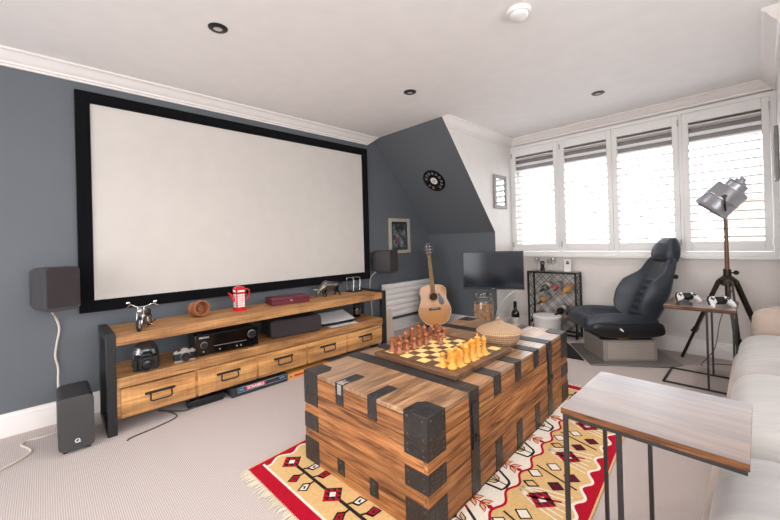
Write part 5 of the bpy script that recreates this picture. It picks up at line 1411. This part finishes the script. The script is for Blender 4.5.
# ------------------------------------------------------------------ studio lamp on a tripod
PC = Vector((3.075, 4.085, 0)); t = thing('tripod_lamp', 'vintage studio spotlight floor lamp on a dark tripod in front of the window', 'floor lamp', PC)
b = MB(); b.tube([(PC.x, PC.y, .55), (PC.x, PC.y, .83)], .018, 'bronze', 16); b.tube([(PC.x, PC.y, .83), (PC.x, PC.y, 1.255)], [.015, .013], 'bronze_backlit', 16); b.build('pole', t)
b = MB(); b.tube([(PC.x, PC.y, .775), (PC.x, PC.y, .83)], .026, 'bronze', 18); b.cyl((PC.x, PC.y, .80), (PC.x + .04, PC.y + .03, .80), .006, 'bronze', n=10); b.ball((PC.x + .052, PC.y + .04, .80), .019, 'bronze'); b.build('clamp_collar', t)
b = MB(); b.lathe([(.03, .69), (.062, .71), (.062, .745), (.03, .775)], 'bronze', 20, Matrix.Translation(PC)); b.build('leg_hub', t)
for fx, fy in ((2.752, 4.19), (3.155, 3.775), (3.335, 4.27)):
    d = Vector((fx - PC.x, fy - PC.y, 0)); u = d.normalized(); pr_ = Vector((-u.y, u.x, 0))
    lg = MB(); top = PC + u * .055 + Vector((0, 0, .735)); ft = Vector((fx, fy, .012))
    mid = top.lerp(ft, .62)
    for q in (-1, 1): lg.bar(top + pr_ * .016 * q, mid + pr_ * .013 * q, .012, .022, 'bronze')
    lg.bar(top.lerp(ft, .40), ft, .016, .020, 'bronze'); L_ = lg.build('leg', t)
    b = MB(); b.bar(top.lerp(ft, .60), top.lerp(ft, .66), .046, .03, 'bronze'); b.cyl(top.lerp(ft, .63), top.lerp(ft, .63) + pr_ * .045, .005, 'bronze', n=8); b.ball(top.lerp(ft, .63) + pr_ * .05, .013, 'bronze', 10); b.build('leg_lock', L_)
    b = MB(); b.ball((fx, fy, .013), .013, 'rubber', 10); b.build('foot', L_)
LA = (rr * .195 + Vector((0, 0, 1)) * .29 - fw * .165).normalized()        # from the mouth to the back of the lamp
LM = Vector((2.988, 4.035, 1.335))
X = frame(LM, LA.orthogonal(), LA.cross(LA.orthogonal()), LA)
b = MB(); b.lathe([(.136, -.012), (.140, -.008), (.132, 0), (.124, .02), (.118, .195), (.112, .205), (.108, .205), (.113, .19), (.118, .02), (.130, -.004)], 'gsteel', 48, X, cap=False); hd = b.build('shade', t)
b = MB(); b.lathe([(.116, .196), (.116, .206), (.076, .210), (.074, .25), (.078, .254), (.076, .262), (.044, .268), (.042, .284), (.026, .288), (.001, .290)], 'gsteel', 40, X); b.build('rear_housing', hd)
b = MB(); b.box(-.022, .022, -.008, .008, .284, .312, 'gsteel', X); b.build('switch_handle', hd)
b = MB(); b.lathe([(.122, .09), (.125, .095), (.125, .108), (.122, .113)], 'gsteel', 48, X, cap=False); b.build('shade_band', hd)
b = MB(); b.lathe([(.001, .10), (.03, .10), (.045, .07), (.03, .04), (.001, .03)], 'lampglow', 20, X); b.build('bulb', hd)
side = LA.cross(Vector((0, 0, 1))).normalized(); cen = LM + LA * .12; bot = Vector((PC.x, PC.y, 1.255))
b = MB()
for q in (-1, 1):
    b.tube(smooth([cen + side * q * .132, cen + side * q * .138 + Vector((0, 0, -.06)), bot + side * q * .07 + Vector((0, 0, .012)), bot], 5), .007, 'bronze', 8); b.cyl(cen + side * q * .12, cen + side * q * .152, .016, 'bronze', n=14)
b.build('yoke', t)
tag(MB().tube(smooth([(3.10, 4.06, .66), (3.03, 3.98, .42), (2.99, 3.97, .18), (2.90, 4.02, .008), (3.0, 4.15, .006), (3.22, 4.25, .006)], 8), .0035, 'cabledark', 6).solo('lamp_cable', (3.0, 4.0, 0)), 'thin dark cable hanging from the tripod lamp to the carpet', 'cable')

# ------------------------------------------------------------------ C-shaped side tables
def ctable(label, x0, x1, y0, y1, zt, legs, bx0, bx1, by0, by1, tm='tabletop'):
    t = thing('side_table', label, 'side table', ((bx0 + bx1) / 2, (by0 + by1) / 2, 0)); s_ = .0125
    b = MB(); b.box(x0, x1, y0, y1, zt - .019, zt - .0015, 'tableedge'); b.box(x0, x1, y0, y1, zt - .0015, zt, tm); b.build('table_top', t)
    b = MB(); z = zt - .019
    for y in (by0, by1 - s_): b.box(x0 + .004, x1 - .004, y, y + s_, z - s_, z, 'grey')
    for x in (x0 + .004, x1 - .004 - s_): b.box(x, x + s_, by0 + s_, by1 - s_, z - s_, z, 'grey')
    b.build('top_frame', t)
    for lx in legs:
        for y in (by0, by1 - s_): b = MB(); b.box(lx, lx + s_, y, y + s_, s_, z - s_, 'grey'); b.build('leg', t)
    b = MB()
    for y in (by0, by1 - s_): b.box(bx0, bx1, y, y + s_, 0, s_, 'grey')
    for x in (bx0, bx1 - s_): b.box(x, x + s_, by0 + s_, by1 - s_, 0, s_, 'grey')
    b.build('base_frame', t)
    return t
ctable('wood topped steel side table in the right foreground beside the sofa', 2.816, 3.240, 1.170, 1.588, .60, (2.820, 2.966), 2.820, 3.225, 1.174, 1.584)
ctable('small steel side table with a wood top holding two game controllers', 2.745, 3.145, 3.385, 3.86, .60, (2.985, 3.123), 2.722, 3.141, 3.41, 3.80)
def controller(x, y, rz, lab):
    t = thing('game_controller', lab, 'game controller', (x, y, .60), rz, 'white game controllers')
    T = Matrix.Translation((0, .0, .045)) @ Matrix.Rotation(math.radians(48), 4, 'X')
    def half_(q): return [(q * a, c) for a, c in ((.0, .030), (.035, .034), (.060, .030), (.076, .008), (.084, -.035), (.078, -.055), (.066, -.056), (.054, -.030), (.036, -.018), (0, -.016))]
    o_ = half_(1) + half_(-1)[::-1][1:-1]
    b = MB(); b.prism(o_, -.016, .012, 'white_pl', T); b.build('shell', t, bevel=.008, seg=3, world=False)
    b = MB(); b.prism([(-.032, .028), (.032, .028), (.036, -.012), (.03, -.024), (-.03, -.024), (-.036, -.012)], -.012, .0135, 'plastic', T)
    for q in (-1, 1): b.tube([T @ Vector(p) for p in ((q * .034, .036, -.004), (q * .058, .034, -.004), (q * .074, .012, -.006), (q * .081, -.03, -.008))], .009, 'plastic', 8)
    b.build('black_centre', t, bevel=.003, world=False)
    for q in (-1, 1):
        b = MB(); b.lathe([(.007, .012), (.006, .020), (.010, .022), (.010, .026), (.001, .026)], 'plastic', 16, T @ Matrix.Translation((q * .022, -.010, 0))); b.build('thumb_stick', t, world=False)
        b = MB()
        b.box(q * .054 - .014, q * .054 + .014, .006, .013, .012, .015, 'plastic', T); b.box(q * .054 - .0035, q * .054 + .0035, -.005, .024, .012, .015, 'plastic', T); b.build('button_cross', t, world=False)
        b = MB(); b.cyl(T @ Vector((q * .045, .034, -.008)), T @ Vector((q * .062, .03, -.008)), .010, 'plastic', n=10); b.build('trigger', t, world=False)
controller(2.865, 3.60, .75, 'white and black game controller at the back left of the small side table')
controller(3.06, 3.50, .75, 'white and black game controller at the front right of the small side table')
t = thing('computer_mouse', 'small dark mouse on the small side table in front of the left controller', 'mouse', (2.86, 3.485, .60), .6)
b = MB(); b.loft([[(x, w_ * math.cos(a), max(0.001, .001 + h_ * math.sin(a))) for a in [PI * k / 10 for k in range(11)]] for x, w_, h_ in ((-.05, .014, .010), (-.042, .026, .024), (-.015, .031, .034), (.02, .029, .030), (.042, .024, .020), (.05, .014, .010))], 'spk'); b.build('mouse_body', t, world=False)
b = MB(); b.cyl((.025, -.004, .030), (.025, .004, .030), .006, 'rubber', n=10); b.build('scroll_wheel', t, world=False)

# ------------------------------------------------------------------ sofa along the right side
t = thing('sofa', 'pale grey velvet sofa along the right side with three puffy seat cushions', 'sofa', (3.7, 2.05, 0))
def puff(b, x0, x1, y0, y1, z0, z1, crown, m, r=.05, soft=.05):
    rings = []
    for z, ins in ((z0, soft * .6), (z0 + soft * .3, soft * .15), (z0 + soft, 0), (z1 - soft * 1.3, 0), (z1 - soft * .5, soft * .25), (z1, soft * .85), (z1 + crown * .35, soft * 1.8), (z1 + crown * .7, soft * 3), (z1 + crown, soft * 4.6)):
        ins = min(ins, (x1 - x0) / 2 - .02, (y1 - y0) / 2 - .02); rings.append([(a, c, z) for a, c in rrect(x0 + ins, x1 - ins, y0 + ins, y1 - ins, max(r, .02) if ins < .08 else .03, 6)])
    b.loft(rings, m)
ys = (.70, 1.615, 2.53, 3.45)
for i in range(3):
    a, c = ys[i], ys[i + 1]
    b = MB(); puff(b, 3.152, 3.93, a + .004, c - .004, .27, .462, .052, 'sofa', r=.08, soft=.078); cu = b.build('seat_cushion', t, sub=1, ang=80)
    b = MB(); puff(b, 3.120, 3.40, a + .003, c - .003, .055, .325, .006, 'sofatan', r=.05, soft=.05); b.build('front_panel', t, sub=1, ang=80)
    b = MB(); puff(b, 3.86, 4.10, a + .01, c - .01, .46, .86, .02, 'sofa', r=.07, soft=.06); b.build('back_cushion', t, sub=1, ang=80)
for a, c, nm in ((3.455, 3.70, 'far'), (.45, .695, 'near')):
    b = MB(); puff(b, 3.21, 4.05, a, c, .055, .60, .025, 'sofatan', r=.07, soft=.06); b.build('arm', t, sub=1, ang=80)
b = MB(); b.box(3.40, 4.12, .50, 3.66, .06, .28, 'sofatan'); b.build('seat_frame', t, bevel=.01)
b = MB(); puff(b, 4.06, 4.22, .46, 3.69, .06, .78, .02, 'sofatan', r=.05, soft=.05); b.build('back_frame', t, sub=1, ang=80)
for x in (3.26, 4.08):
    for y in (.56, 3.58): b = MB(); b.cyl((x, y, 0), (x, y, .07), .022, 'plastic', n=14); b.build('foot', t)
